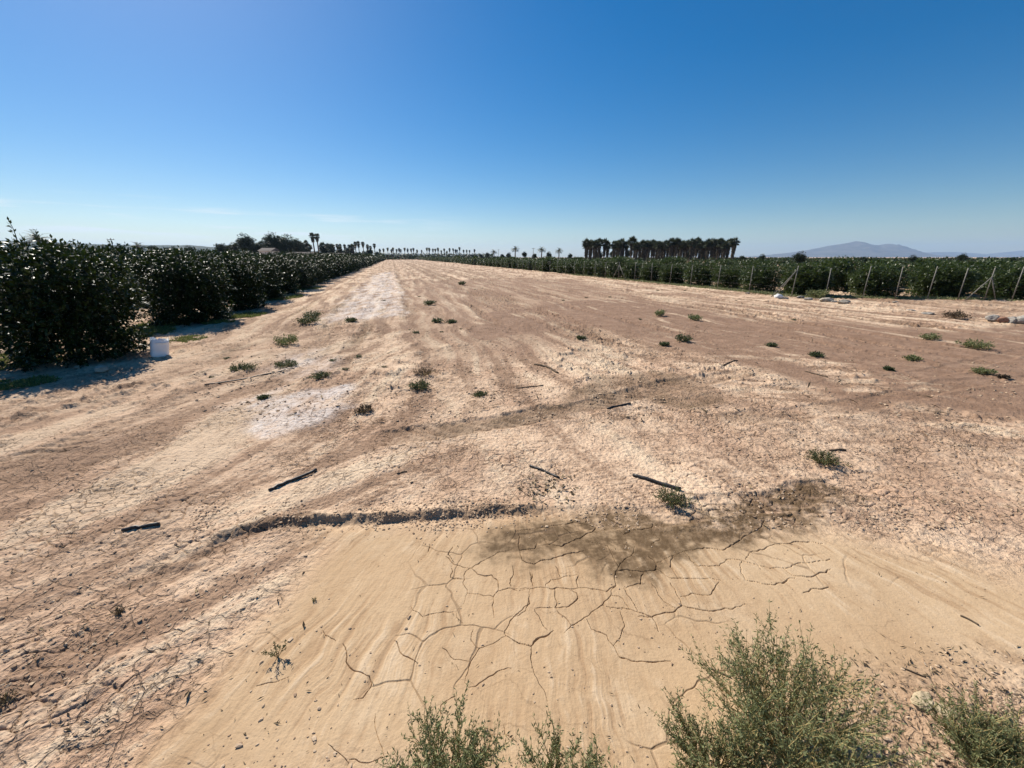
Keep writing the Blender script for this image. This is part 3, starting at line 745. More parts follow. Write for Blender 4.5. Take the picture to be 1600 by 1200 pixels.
def row_tree(dist, s_off, srcs, mat, label, group, key, scr=(.82, 1.03), base=T1):
    p = base+ROW*dist+PERP*s_off
    i = random.randrange(len(srcs)); kk = (key, i)
    sz = random.uniform(*scr); rz = random.uniform(0, 6.28)
    wx_ = 1.28 if mat is M_CITRUS_R else 1.; sc = (sz*wx_, sz*wx_, sz)
    if kk not in protoL:
        protoL[kk] = tree(srcs[i], p, rz, sc, label, group, mat)
    else:
        dup(protoL[kk], (p[0], p[1], g0(p)-.02), rz, sc, label, group)
dist = 5.0
while dist < 330:
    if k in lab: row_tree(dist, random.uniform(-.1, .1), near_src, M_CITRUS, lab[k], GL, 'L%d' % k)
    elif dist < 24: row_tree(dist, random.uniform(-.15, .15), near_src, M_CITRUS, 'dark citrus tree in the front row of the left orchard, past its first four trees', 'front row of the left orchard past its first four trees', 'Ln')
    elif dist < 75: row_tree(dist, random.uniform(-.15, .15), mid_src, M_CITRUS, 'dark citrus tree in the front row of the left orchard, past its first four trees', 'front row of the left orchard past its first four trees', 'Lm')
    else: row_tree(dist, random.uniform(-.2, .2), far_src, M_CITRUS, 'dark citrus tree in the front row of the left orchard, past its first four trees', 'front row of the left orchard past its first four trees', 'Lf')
    k += 1
    dist += 3.5 if dist < 60 else (4.2 if dist < 150 else 6.)
for ro, n0, n1 in ((-5., 1, 22), (-10., 0, 14), (-15, 0, 10)):
    for q in range(n0, n1):
        if random.random() < .04: continue
        dd = q*3.7+random.uniform(-.3, .3)+1.2
        row_tree(dd, ro, mid_src if dd < 40 else far_src, M_CITRUS, 'dark citrus tree of the left orchard, in a row behind its front row', 'back rows of the left orchard', 'Lb', (.88, 1.02))

# ---- fence line on the right
FC = at(1236, 465)
def on_line(px, a, d):
    """point a+d*t whose picture column is px"""
    # u*(Y*CP+H*SP) = X
    u = (px-800)/F
    t = (u*(a[1]*CP+H*SP)-a[0])/(d[0]-u*d[1]*CP); return a+d*t
FD = ROW
RD = at(1585, 471)-FC; RD /= np.linalg.norm(RD)
fence = thing('wire_fence', 'wire fence on thin leaning grey posts between the bare field and the right orchard', 'fence', (FC[0], FC[1], 0))
pm = MB(); pm.tube([[0, 0, -.1], [0, 0, 1.55]], .020, 8)
post_me = pm.mesh('fence_post', True); post_me.materials.append(M_POST)
def post(p, h=1.0, lean=0., leany=0.):
    o = link('fence_post', post_me, None, fence, (p[0]-FC[0], p[1]-FC[1], g0(p))); o.scale = (1, 1, h); o.rotation_euler = (leany, lean, random.uniform(0, 3)); o.rotation_euler = (leany, lean, 0)
    return p
rp = [on_line(px, FC, RD) for px in (1289, 1347, 1398, 1448, 1496, 1537, 1580, 1640, 1710)]
posts_r = [post(p, random.uniform(.95, 1.02), random.uniform(-.03, .03), random.uniform(-.04, .04)) for p in [FC]+rp]
pts = []
for px in (1170, 1120, 1078, 1046, 1017, 991, 966, 945, 929, 912, 897): pts.append(on_line(px, FC, FD))
last = pts[-1]; st = np.linalg.norm(pts[-1]-pts[-2])
for q in range(40): last = last+FD*st*(1+.04*q); pts.append(last)
posts_f = [post(p, random.uniform(.95, 1.02), random.uniform(-.03, .03), random.uniform(-.04, .04)) for p in pts]
bm_ = MB()
def brace(p, off, hgt=1.35):
    q = p+off; z0, z1 = g0(q), g0(p)
    m = MB(); m.tube([[q[0]-FC[0], q[1]-FC[1], z0-.03], [p[0]-FC[0], p[1]-FC[1], z1+hgt]], .022, 8)
    link('brace', m.mesh('brace', True), M_POST, fence)
brace(FC, -RD*.95); brace(FC, FD*.9)
brace(rp[5], -RD*.75, 1.1); brace(rp[5], RD*.45, 1.05)
brace(pts[6], -FD*1.1+PERP*.1); brace(pts[6], FD*1.1)
wm = MB()
for line in ([FC]+rp, [FC]+pts):
    for a, b in zip(line[:-1], line[1:]):
        for zz in (.12, .5, .9, 1.3, 1.5):
            wm.tube([[a[0]-FC[0], a[1]-FC[1], g0(a)+zz], [(a[0]+b[0])/2-FC[0], (a[1]+b[1])/2-FC[1], (g0(a)+g0(b))/2+zz-.01], [b[0]-FC[0], b[1]-FC[1], g0(b)+zz]], .0009, 4, False)
link('wire', wm.mesh('wire'), M_WIRE, fence)

# ---- right orchard
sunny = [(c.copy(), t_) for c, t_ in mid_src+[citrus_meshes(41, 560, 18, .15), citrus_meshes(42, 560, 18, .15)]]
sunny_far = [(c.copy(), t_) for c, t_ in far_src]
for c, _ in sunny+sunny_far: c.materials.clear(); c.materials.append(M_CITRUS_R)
GR1, GR2, GR3 = 'trees facing the fence on the right', 'trees along the receding fence', 'back rows of the right orchard'
L1 = 'green citrus tree just behind the posts right of the braced corner post'
L2 = 'green citrus tree in the long row behind the fence running to the horizon'
L3 = 'green citrus tree deeper in the right orchard, behind the trees at the fence'
base = FC+PERP*2.0+ROW*1.0
dist = 0.
while dist < 330:
    row_tree(dist, random.uniform(-.2, .2), sunny if dist < 80 else sunny_far, M_CITRUS_R, L2, GR2, 'R2' + ('f' if dist >= 80 else ''), (.58, .82), base)
    dist += 2.7 if dist < 60 else (3.6 if dist < 140 else 5.5)
for q in range(30):
    row_tree(q*3.1+1.5, 4.6+random.uniform(-.2, .2), sunny if q < 12 else sunny_far, M_CITRUS_R, L3, GR3, 'R3'+('f' if q >= 12 else ''), (.58, .82), base)
for q in range(12):
    p = FC+RD*(2.6+q*2.9+random.uniform(-.3, .3))
    for dpt in range(4):
        off = 1.9+dpt*3.0+random.uniform(-.25, .25)
        pp = p+ROW*off
        if dpt and (pp-base)@PERP < 6: continue
        row_tree((pp-base)@ROW, (pp-base)@PERP, sunny if dpt < 2 else sunny_far, M_CITRUS_R, L1 if dpt == 0 else L3, GR1 if dpt == 0 else GR3, 'R1' if dpt == 0 else ('R3' if dpt < 2 else 'R3f'), (.60, .72), base)

# ---- far band of orchard closing the field
fb = MB(); gf = np.random.default_rng(77)
for px0, px1, Y0, Y1, n in ((330, 600, 215, 300, 4200), (590, 770, 400, 470, 3800), (560, 800, 330, 420, 5200), (300, 620, 300, 420, 3500), (760, 1250, 300, 420, 5200), (1130, 1760, 45, 120, 9000), (1200, 1700, 120, 260, 5000), (760, 1250, 110, 300, 5200), (-300, 340, 120, 300, 7000)):
    pxs = gf.uniform(px0, px1, n); Y = gf.uniform(Y0, Y1, n)
    zc = Y*CP+H*SP; X = (pxs-800)/F*zc
    z = .2+(1.15 if px0 > 700 else 1.9)*gf.uniform(0, 1, n)**.6+.35*fbm(X*.3, Y*.3, 2, 5)*1.
    if px0 in (330, 590): z = .5+(3.6 if px0 == 330 else 5.2)*gf.uniform(0, 1, n)**.8*(.6+.5*fbm(X*.12, Y*.02, 2, 6)+.3)
    c = np.stack([X, Y, z], 1)
    fb.leaves(c, unit(n, gf), unit(n, gf)+[0, 0, .6], np.where(Y < 125, gf.uniform(.3, .55, n), gf.uniform(.9, 1.9, n)*(.6 if px0 > 700 else 1.)), np.where(Y < 125, .3, .8), .1, np.clip(gf.normal(.4, .2, n), 0, 1))
o = link('distant_orchard', fb.mesh('distant_orchard'), leaf_mat('far_orchard_leaf', (.018, .034, .012), (.05, .08, .025), .5, .3, .15)); o['kind'] = 'stuff'
o['label'] = 'low dark green band of far orchard along the horizon'

# ---- fan palms
fps = [fan_palm_meshes(50+k, 8.0+.4*k, 2.5+.12*(k % 2), 5.0+.6*(k % 3)) for k in range(4)]
slim = [fan_palm_meshes(60+k, 11.+.5*k, 1.7, 1.6) for k in range(3)]
for fp in fps+slim: fp[0].materials.append(M_PALM); fp[1].materials.append(M_BARK); fp[2].materials.append(M_SKIRT)
pro = {}
def palm(srcs, i, px, Y, sc, label, group, name='fan_palm'):
    p = far(px, Y); key = (id(srcs), i); rz = random.uniform(0, 6.28)
    if key not in pro:
        t = thing(name, label, 'palm tree', (p[0], p[1], g0(p)-.05), rz, group, sc)
        link('crown', srcs[i][0], None, t); link('trunk', srcs[i][1], None, t)
        if len(srcs[i]) > 2: link('dead_frond_skirt', srcs[i][2], None, t)
        pro[key] = t; return t
    return dup(pro[key], (p[0], p[1], g0(p)-.05), rz, sc, label, group)
GP = 'fan palms of the dense clump on the right'
lp = 'stout dark fan palm in the dense clump rising over the right orchard'
xs = [916, 922, 930, 943, 958, 965, 972, 985, 993, 1003, 1012, 1020, 1028, 1036, 1046, 1054, 1062, 1070, 1077, 1086, 1096, 1104, 1114, 1122, 1129]
for q, px in enumerate(xs+[x_+5 for x_ in xs]):
    palm(fps, q % 4, px, 140+random.uniform(0, 26)+(q >= 25)*8, random.uniform(.72, .86), lp, GP)
palm(fps, 2, 1143, 138, .82, 'stout fan palm with a visible trunk, last of the clump towards the mountain', GP)
palm(fps, 1, 915, 138, .78, 'stout fan palm at the inner end of the clump, nearest the far date palms', GP)
for q, px in enumerate((350, 361, 374, 384, 396, 404, 414, 424, 434, 447, 457, 466, 476, 486, 508, 515, 521, 533, 545, 553)):
    palm(fps, q % 4, px, 168+q*3.2+random.uniform(-6, 6), random.uniform(.66, .95), 'fan palm among the round trees behind the left orchard', 'fan palms among the round trees behind the left orchard')
GS = 'slender fan palms in the far row on the horizon'
ls = 'slender fan palm in the long far row along the horizon, shrinking into the distance'
xs = [(483, 205, .9), (523, 240, .85), (529, 243, .8), (535, 245, .84), (541, 245, .85), (548, 250, .82), (558, 255, .98), (563, 258, 1.0), (569, 260, 1.), (575, 265, .99), (581, 268, .8), (587, 270, .98), (594, 275, .75), (601, 300, .75),
      (607, 305, .72), (612, 310, .78), (616, 312, .82), (620, 316, .8), (624, 322, .84), (628, 325, .84), (632, 330, .82), (637, 334, .78), (643, 338, .8), (647, 340, .82), (652, 345, .8), (661, 352, .8), (667, 356, .84), (672, 358, .9), (677, 360, .92),
      (681, 364, .88), (685, 366, .9), (690, 370, .84), (694, 374, .86), (699, 378, .84), (703, 380, .86), (709, 384, .92), (712, 386, .95), (716, 388, .94), (720, 390, .92), (724, 392, .92), (729, 394, .88), (735, 398, .86), (741, 402, .86)]
for q, (px, Y, sc) in enumerate(xs):
    palm(slim, q % 3, px+random.uniform(-1.5, 1.5), Y, sc*random.uniform(.76, .95), ls, GS)
palm(slim, 1, 494, 196, 1.04, 'tallest slender fan palm of the horizon, left of its close twin', GS)
palm(slim, 2, 500, 198, 1.0, 'slender fan palm with a broad crown, close twin of the tallest one', GS)
palm(slim, 0, 441, 190, .95, 'slender fan palm rising alone above the round trees behind the left orchard', GS)

# ---- date palms
dps = [date_palm_meshes(70+k, 6.+.6*k, 2.3) for k in range(2)]
for d_ in dps: d_[0].materials.append(M_PALM); d_[1].materials.append(M_BARK)
for q, (px, Y, sc, lb) in enumerate(((772, 250, .9, 'feathery date palm on the horizon, first of the loose line left of the clump'), (805, 230, 1.02, 'feathery date palm with full round crown left of the distant pole'), (846, 215, 1.0, 'tall feathery date palm just right of the distant pole'), (873, 190, .8, 'low feathery date palm closest to the palm clump'),
                                     (75, 78, .93, 'feathery date palm showing above the near end of the left orchard'), (222, 150, .95, 'small date palm standing up behind the second citrus tree'))):
    palm(dps, q % 2, px, Y, sc, lb, 'date palms beyond the orchards', 'date_palm')
# ---- round trees beyond the left orchard
rts = [round_tree_meshes(80+k, 7.+k, 3.+.3*k) for k in range(3)]
M_FAR = leaf_mat('far_tree_leaf', (.012, .024, .012), (.04, .06, .028), .5, .3, .15)
for r_ in rts: r_[0].materials.append(M_FAR); r_[1].materials.append(M_BARK)
for q, (px, Y, sc) in enumerate(((247, 150, .62), (270, 170, .5), (300, 190, .55), (352, 160, .72), (368, 175, .68), (388, 165, .85), (405, 172, .8), (418, 180, .72), (430, 170, .9), (437, 176, .88), (452, 175, .95), (466, 182, .78), (478, 188, .7), (508, 205, .82), (519, 215, .8), (532, 225, .75), (550, 240, .8), (578, 265, .7), (490, 200, .6), (500, 215, .55), (541, 235, .6), (560, 250, .6), (570, 262, .6), (590, 280, .55), (597, 290, .5),
                                 (606, 310, .5), (614, 320, .5), (622, 330, .45), (632, 340, .5), (641, 350, .45), (650, 360, .5), (660, 370, .45), (670, 375, .5), (680, 380, .5), (692, 390, .5), (702, 395, .5), (715, 400, .55), (727, 400, .55), (738, 405, .55), (744, 330, .55), (752, 290, .55), (762, 270, .6), (785, 260, .6), (795, 255, .62), (820, 240, .6), (835, 230, .58), (858, 210, .6), (890, 200, .45), (1158, 100, .5), (1187, 95, .48), (1246, 60, .46), (1346, 80, .45), (1420, 75, .42), (1500, 85, .45), (1575, 70, .42))):
    i = q % 3; p = far(px, Y); rz = random.uniform(0, 6.28); sc *= 1.5 if px < 480 else (1.25 if px < 600 else (1. if px < 900 else .72))
    lb = 'round dark tree behind the left orchard on the horizon' if px < 600 else ('low round tree on the horizon beyond the end of the field' if px < 900 else 'small round tree top rising out of the right orchard')
    gr = 'round trees beyond the left orchard' if px < 600 else ('round trees beyond the end of the field' if px < 900 else 'tree tops in the right orchard')
    if ('rt', i) not in pro:
        t = thing('round_tree', lb, 'tree', (p[0], p[1], g0(p)-.05), rz, gr, sc); link('crown', rts[i][0], None, t); link('trunk', rts[i][1], None, t); pro[('rt', i)] = t
    else: dup(pro[('rt', i)], (p[0], p[1], g0(p)-.05), rz, sc, lb, gr)

for q, px in enumerate((935, 958, 980, 1004, 1026, 1050, 1075, 1098, 1118)):
    p = far(px, 168+random.uniform(-4, 8)); dup(pro[('rt', q % 3)], (p[0], p[1], g0(p)-.05), q*1.3, random.uniform(.55, .7), 'dark round tree filling the gaps between the trunks of the palm clump', 'round trees behind the palm clump')
# ---- farm houses on the left horizon
def house(px, Y, w, d, hwall, label, rz=0., roofm=M_ROOF):
    p = far(px, Y); t = thing('farm_house', label, 'house', (p[0], p[1], g0(p)), rz)
    m = MB(); m.box((0, 0, hwall/2), (w, d, hwall)); wl_ = link('wall', m.mesh('wall'), M_WALL, t)
    m = MB(); e = .35; zr = hwall+.004; rh = d*.22
    v = [[-w/2-e, -d/2-e, zr], [w/2+e, -d/2-e, zr], [w/2+e, d/2+e, zr], [-w/2-e, d/2+e, zr], [-w/2-e, 0, zr+rh], [w/2+e, 0, zr+rh]]
    m.add(v, [[0, 1, 5, 4], [2, 3, 4, 5], [3, 2, 1, 0]], [[0, 4, 3], [1, 2, 5]]); link('roof', m.mesh('roof'), roofm, t)
    for k in range(int(w//3)):
        m = MB(); m.box((-w/2+1.5+3*k, -d/2-.02, hwall*.55), (.9, .06, 1.1)); link('window', m.mesh('window'), M_GLASS, wl_)
house(474, 165, 9, 6, 2.6, 'long low farm house with a dull tiled roof behind the left orchard', .1)
house(424, 158, 5, 5, 4.2, 'pale two storey farm house among the round trees', -.1)
house(528, 190, 8, 5, 2.8, 'small pale farm shed under the slender palms', .05)

# ---- utility poles
def upole(px, Y, hgt, label):
    p = far(px, Y); t = thing('utility_pole', label, 'pole', (p[0], p[1], g0(p)-.2), .3)
    m = MB(); m.tube([[0, 0, 0], [0, 0, hgt]], [.14, .09], 8); link('pole', m.mesh('pole', True), M_WOOD, t)
    m = MB(); m.box((0, -.12, hgt-.35), (1.6, .1, .12)); ca_ = link('crossarm', m.mesh('crossarm'), M_WOOD, t)
    for k in (-.7, 0, .7):
        m = MB(); m.tube([[k, -.12, hgt-.285], [k, -.12, hgt-.1]], [.05, .03], 6); link('insulator', m.mesh('insulator', True), M_GLASS, ca_)
upole(833, 200, 6.4, 'thin utility pole between the date palms on the horizon')
upole(779, 300, 7.5, 'faint utility pole left of the full crowned date palm')
upole(13, 90, 7.5, 'utility pole above the left orchard at the edge of view')
upole(185, 110, 7.0, 'utility pole behind the near end of the left orchard, right of the tall shoots')

# ---- mountains
def ridge(name, prof, dist, depth, mat, label, seed):
    """a hill range with real depth: profile given by (photo x, height in m)"""
    xs = np.array([p[0] for p in prof], float); hs = np.array([p[1] for p in prof], float)
    px = np.linspace(xs[0], xs[-1], 160); base_h = np.interp(px, xs, hs)
    zc = dist*CP; X = (px-800)/F*zc
    v = np.linspace(-1, 1, 40)
    XX = X[None]*(1+v[:, None]*depth/dist*.5); YY = dist+v[:, None]*depth+0*X[None]
    fall = np.clip(1-np.abs(v[:, None])**1.3, 0, 1)
    sp = 1+.35*fbm(XX/(dist*.035), YY/(dist*.035), 4, seed)*(np.abs(v[:, None])**.6)
    gul = 1-.22*np.abs(fbm(XX/(dist*.016), YY/(dist*.05), 3, seed+5))*np.abs(v[:, None])**.5*2
    Z = base_h[None]*fall*sp*gul-8
    nr, nc = XX.shape; i = np.arange(nr-1)[:, None]*nc; j = np.arange(nc-1)[None]
    Q = np.stack([i+j, i+j+1, i+nc+j+1, i+nc+j], -1).reshape(-1, 4)
    o = link(name, mesh_from(name, np.stack([XX, YY, Z], -1).reshape(-1, 3), Q, None, True), mat); o['kind'] = 'structure'; o['label'] = label
M_MTN = plain_mat('mountain_rock', (.060, .056, .050), (.125, .11, .095), .004, .95, .1, .0)
M_MTN2 = M_MTN
def hpx(py, d): return (402-py)/F*d/CP*1.0+H
prof = [(1100, 405), (1170, 403), (1230, 398), (1262, 394), (1290, 389), (1312, 386), (1330, 383), (1342, 384), (1362, 388), (1385, 386), (1398, 388), (1415, 394), (1440, 402), (1475, 401), (1500, 403), (1540, 404), (1580, 404), (1700, 404)]
ridge('mountain', [(x, max(0, hpx(y-2, 9000*1.04))) for x, y in prof], 9000, 1500, M_MTN, 'hazy blue mountain with a rounded double peak on the right horizon', 3)
prof = [(1380, 404), (1430, 399), (1490, 398), (1540, 401), (1570, 398), (1610, 395), (1700, 392), (1850, 397), (2000, 402)]
ridge('mountain', [(x, max(0, hpx(y-3.5, 11500))) for x, y in prof], 11500, 1300, M_MTN2, 'very faint far mountain ridge at the right edge of view', 8)
prof = [(-400, 388), (-150, 374), (0, 377), (40, 379), (110, 381), (200, 384), (300, 384), (380, 390), (470, 398), (560, 404)]
ridge('hill', [(x, max(0, hpx(y, 2600))) for x, y in prof], 2600, 500, plain_mat('hill_scrub', (.035, .05, .03), (.09, .09, .05), .03, .95, .1, .0), 'low dark scrubby hill on the left horizon', 15)

# ---- cut white can
def can():
    p = at(250, 558); t = thing('plastic_can', 'white plastic can with its top cut off, at the foot of the citrus bush', 'can', (p[0], p[1], g0(p)-.005), R(48))
    t.rotation_euler = (0, R(11), R(48))
    n = 64; an = np.arange(n)*2*np.pi/n; w, d, h = .29, .25, .42
    def ring(sx, sy, z):
        e = 4.2; c, s = np.cos(an), np.sin(an)
        rr = (np.abs(c)**e+np.abs(s)**e)**(-1/e)
        return np.stack([c*rr*sx/2, s*rr*sy/2, np.broadcast_to(z, (n,))], 1)
    jag = h-.05+.022*np.sin(an*3+.7)+.014*np.sin(an*7)+rng.normal(0, .006, n)
    rows = [ring(w*.93, d*.93, .0), ring(w*.985, d*.985, .014), ring(w, d, .04), ring(w, d, .11), ring(w*.985, d*.985, .12), ring(w*.985, d*.985, .13), ring(w, d, .14), ring(w, d, .26), ring(w*.985, d*.985, .27), ring(w*.985, d*.985, .28), ring(w, d, .29)]
    rows += [ring(w*.995, d*.995, jag), ring(w*.965, d*.955, jag), ring(w*.96, d*.95, .05), ring(w*.8, d*.8, .02)]
    V = np.concatenate(rows); nr = len(rows)
    i = np.arange(nr-1)[:, None]*n; j = np.arange(n)[None]; j2 = (j+1) % n
    Q = np.stack([i+j, i+j2, i+n+j2, i+n+j], -1).reshape(-1, 4)
    V = np.concatenate([V, [[0, 0, 0], [0, 0, .02]]]); jj = np.arange(n)
    T = np.concatenate([np.stack([np.full(n, nr*n), (jj+1) % n, jj], 1), np.stack([np.full(n, nr*n+1), (nr-1)*n+jj, (nr-1)*n+(jj+1) % n], 1)])
    link('body', mesh_from('body', V, Q, T, True), M_WHITEP, t)
    m = MB(); m.tube([[-w*.3, -d*.5-.004, .30], [-w*.1, -d*.5-.016, .305], [w*.1, -d*.5-.016, .305], [w*.3, -d*.5-.004, .30]], [.008, .012, .012, .008], 8); link('grip_ridge', m.mesh('grip_ridge', True), M_WHITEP, t)
can()

# ---- stones
def stone(px, py, sx, sy, sz, seed, label, mat=M_STONE, cat='stone', name='stone', group=None, rz=0.):
    p = at(px, py); o = link(name, rock_mesh(seed, sx, sy, sz), mat, loc=(p[0], p[1], g0(p)-.01)); o.rotation_euler = (0, 0, rz); tag(o, label, cat, group); return o
stone(160, 581, .26, .2, .15, 1, 'rounded grey brown stone in the shade under the big citrus bush')
stone(121, 574, .1, .09, .06, 2, 'fist sized stone in deep shade left of the rounded grey brown one')
stone(1440, 1096, .13, .08, .035, 3, 'flat yellowish stone among dry litter beside the big bush', M_YSTONE, rz=.4)
stone(1472, 1112, .11, .07, .03, 4, 'flat yellowish stone among dry litter, beside the small bush at the frame corner', M_YSTONE, rz=-.3)
for q, (px, py, s_, lb) in enumerate(((1226, 467, .30, 'grey lump of rubble at the foot of the braced corner post'), (1250, 466, .34, 'grey lump of rubble in the middle of the heap by the corner post'), (1263, 469, .36, 'dark broken block in the rubble by the corner post'),
        (1236, 460, .5, 'dark mound of rubble behind the corner post'), (1291, 472, .55, 'long pale slab of rubble right of the corner post'), (1317, 475, .5, 'whitish slab lying before the second fence post'), (1302, 473, .25, 'small lump between the two pale slabs'), (1398, 474, .22, 'white stone at the foot of a fence post'), (1168, 459, .22, 'white stone at the foot of the first receding fence post'))):
    stone(px, py, s_*1.25, s_*.7, s_*.42, 30+q, lb, M_CONC if q not in (4, 5, 7, 8) else M_STONE, 'rubble', 'rubble_block', 'rubble along the fence')
for q, (px, py, s_, lb) in enumerate(((1550, 503, .5, 'brown broken block in the line of rubble at the right edge'), (1565, 505, .42, 'reddish block in the middle of the line at the right edge'), (1580, 506, .5, 'grey concrete block in the line at the right edge'), (1598, 507, .62, 'largest grey concrete block, outermost of the line at the right edge'), (1424, 485, .4, 'pale flat slab in front of the fence on the right'), (1450, 491, .5, 'second pale flat slab, closer to the dry bush'))):
    stone(px, py, s_*.8, s_*.7, s_*(.5 if q < 4 else .2), 50+q, lb, M_CONC if q != 1 else plain_mat('red_brick_rubble', (.22, .11, .07), (.36, .2, .13), 9, .9), 'rubble', 'rubble_block', 'rubble along the fence')
# white sack
def sack():
    p = at(1216, 467); V = rock_mesh(91, .42, .3, .26, 3, .5); o = link('plastic_sack', V, M_CLOTH, loc=(p[0], p[1], g0(p)-.01)); tag(o, 'crumpled white plastic sack on the rubble left of the corner post', 'sack')
    for pl in V.polygons: pl.use_smooth = True
sack()

# ---- pipes and sticks
pipe('pipe_piece', (421, 770), (496, 738), .014, 'black pipe piece with a hooked end, left of the field centre', 'pipe', M_PIPE, .02, True)
pipe('pipe_piece', (192, 831), (250, 822), .013, 'short black pipe piece furthest left on the cracked crust', 'pipe', M_PIPE)
pipe('pipe_piece', (828, 728), (874, 747), .011, 'thin black pipe piece ending in a scatter of dry leaves', 'pipe', M_PIPE, .03)
pipe('pipe_piece', (989, 743), (1063, 769), .015, 'thick black pipe piece pointing at a green weed', 'pipe', M_PIPE)
pipe('pipe_piece', (949, 640), (985, 632), .013, 'short black pipe piece beside the tyre track', 'pipe', M_PIPE, .03)
pipe('stick', (806, 607), (849, 604), .008, 'thin dark stick lying in the middle of the field', 'stick', M_DRY, .03)
pipe('stick', (1258, 582), (1293, 591), .010, 'thin dark stick on the smooth brown soil at right', 'stick', M_DRY)
pipe('stick', (1296, 703), (1322, 702), .010, 'short dark stick just behind the weed on the right', 'stick', M_DRY, .05)
pipe('stick', (1108, 1043), (1142, 1058), .004, 'thin brown stick right of the big bush on smooth mud', 'stick', M_DRY)
pipe('stick', (1500, 963), (1528, 978), .005, 'weathered stick on the mud at the right edge', 'stick', M_DRY, .08)
pipe('stick', (1410, 1045), (1446, 1059), .004, 'thin straight twig between the bush and the litter', 'stick', M_DRY)
pipe('hose', (320, 603), (460, 578), .010, 'long thin dark hose curving over the soil near the left orchard', 'hose', M_PIPE, -.06)
pipe('stick', (835, 570), (872, 584), .016, 'knobbly dark stick right of the twiggy weed in mid field', 'stick', M_DRY, .06)
pipe('stick', (1130, 574), (1152, 566), .014, 'dark stick at the near edge of the brown soil', 'stick', M_DRY, .06)
pipe('stick', (620, 742), (636, 738), .006, 'short twig on the crust behind the bank', 'stick', M_DRY)

# ---- weeds in the field
def weed(px, py, w, h, seed, label, mat=M_WEED_D, group='weeds dotted over the field', name='weed', nst=26, sub=5, leaf=.016, dens=1.2, upr=.35, cat='weed', rz=0., lw=.34, dz=0.):
    p = at(px, py); zc = p[1]*CP+H*SP; m = zc/F
    W, HH = w*m*.88, h*m*.55
    sm, fm = weed_meshes(seed, W, HH, nst, sub, leaf, dens, upr, lw)
    t = thing(name, label, cat, (p[0], p[1], g0(p)-.004+dz), rz, group)
    link('stem', sm, M_STEM, t); link('foliage', fm, mat, t); return t
weed(1050, 788, 62, 30, 1, 'green weed with a long shadow beside the thick black pipe piece', leaf=.018, nst=34)
weed(1287, 724, 58, 28, 2, 'green weed on pale crust in front of a short stick on the right', leaf=.02, nst=34)
weed(655, 606, 46, 18, 3, 'bright green weed with dead twigs behind it in mid field', leaf=.035, nst=30)
weed(664, 586, 46, 15, 4, 'tangle of dry brown twigs behind the bright green weed', M_DRY, leaf=.03, dens=.3, name='dry_weed')
weed(568, 643, 36, 14, 5, 'dark dead clump at the right edge of the white salt patch', M_DRY, leaf=.03, dens=.8, name='dry_weed')
weed(502, 592, 34, 14, 6, 'upright green weed behind the white salt patch', leaf=.035)
weed(447, 573, 46, 9, 7, 'flat mat of dark green weed near the left orchard', leaf=.04, upr=.1)
weed(378, 578, 48, 8, 8, 'flat thin mat of weed at the end of the hose', leaf=.04, upr=.1)
weed(449, 538, 48, 24, 9, 'tall grassy weed at the near left of the field', M_WEED, leaf=.05)
weed(488, 497, 44, 14, 10, 'bushy weed beside the long salt streak, back one of a pair', leaf=.06)
weed(482, 507, 40, 12, 11, 'bushy weed beside the long salt streak, front one of a pair', leaf=.06)
weed(549, 504, 20, 10, 12, 'small weed on the grey salt streak', leaf=.06)
weed(672, 477, 20, 10, 13, 'round small weed in the furrows above mid field', leaf=.07)
weed(683, 505, 22, 8, 14, 'low weed among clods, left one of a pair', leaf=.06)
weed(706, 505, 18, 8, 15, 'low weed among clods, right one of a pair', leaf=.06)
weed(1031, 494, 20, 15, 16, 'upright weed at the far edge of the brown soil', M_WEED, leaf=.06)
weed(1085, 501, 25, 14, 17, 'round green weed on the brown soil right of the upright one', M_WEED, leaf=.06)
weed(1067, 534, 30, 18, 18, 'large round weed on the brown soil in the middle of the field', leaf=.05)
weed(1038, 540, 15, 9, 19, 'tiny weed just left of the large round one', leaf=.05)
weed(908, 530, 18, 8, 20, 'tiny low weed on reddish soil in mid field', leaf=.05)
weed(722, 445, 13, 8, 21, 'small round weed far up the field', leaf=.09)
weed(1522, 545, 48, 17, 22, 'broad green weed on brown soil near the right edge', M_WEED, leaf=.05)
weed(1453, 532, 30, 14, 23, 'green weed on brown soil left of the broad one', M_WEED, leaf=.05)
weed(1425, 562, 26, 8, 24, 'pale flat weed on brown soil', M_WEED, leaf=.045)
weed(1535, 583, 28, 13, 25, 'grey green weed below the broad one', M_WEED, leaf=.045)
weed(1567, 590, 14, 8, 26, 'dark dead weed at the right edge', M_DRY, leaf=.04, name='dry_weed')
weed(1492, 498, 40, 14, 27, 'dry grey bush beside the rubble on the right', M_DRY, leaf=.06, name='dry_bush', cat='bush')
weed(1276, 466, 34, 20, 28, 'clump of long grass beside the rubble at the corner post', M_WEED, leaf=.11, upr=.8)
weed(1205, 541, 18, 7, 29, 'low dark weed on brown soil in the right middle', leaf=.05)
weed(750, 618, 25, 6, 30, 'flat small weed in mid field near the thin stick', leaf=.03)
weed(412, 624, 20, 6, 32, 'small dark weed at the top edge of the white salt patch', leaf=.03)
weed(1275, 556, 22, 7, 33, 'low weed at the far edge of the pale streak on the right', leaf=.05)
weed(1387, 580, 14, 6, 34, 'tiny weed beside the stick on brown soil', leaf=.04)
weed(434, 1026, 34, 44, 31, 'lone dark sprig growing out of the bare mud at the near left', M_WEED_D, leaf=.010, nst=5, sub=5, upr=.95, dens=1.6, lw=.4)
weed(490, 938, 14, 9, 35, 'tiny dark sprig lying on the mud', M_WEED_D, leaf=.008, nst=4)
weed(185, 958, 30, 14, 36, 'dark dead tuft on the crust at the near left', M_DRY, leaf=.012, nst=12, dens=.8, name='dry_weed')
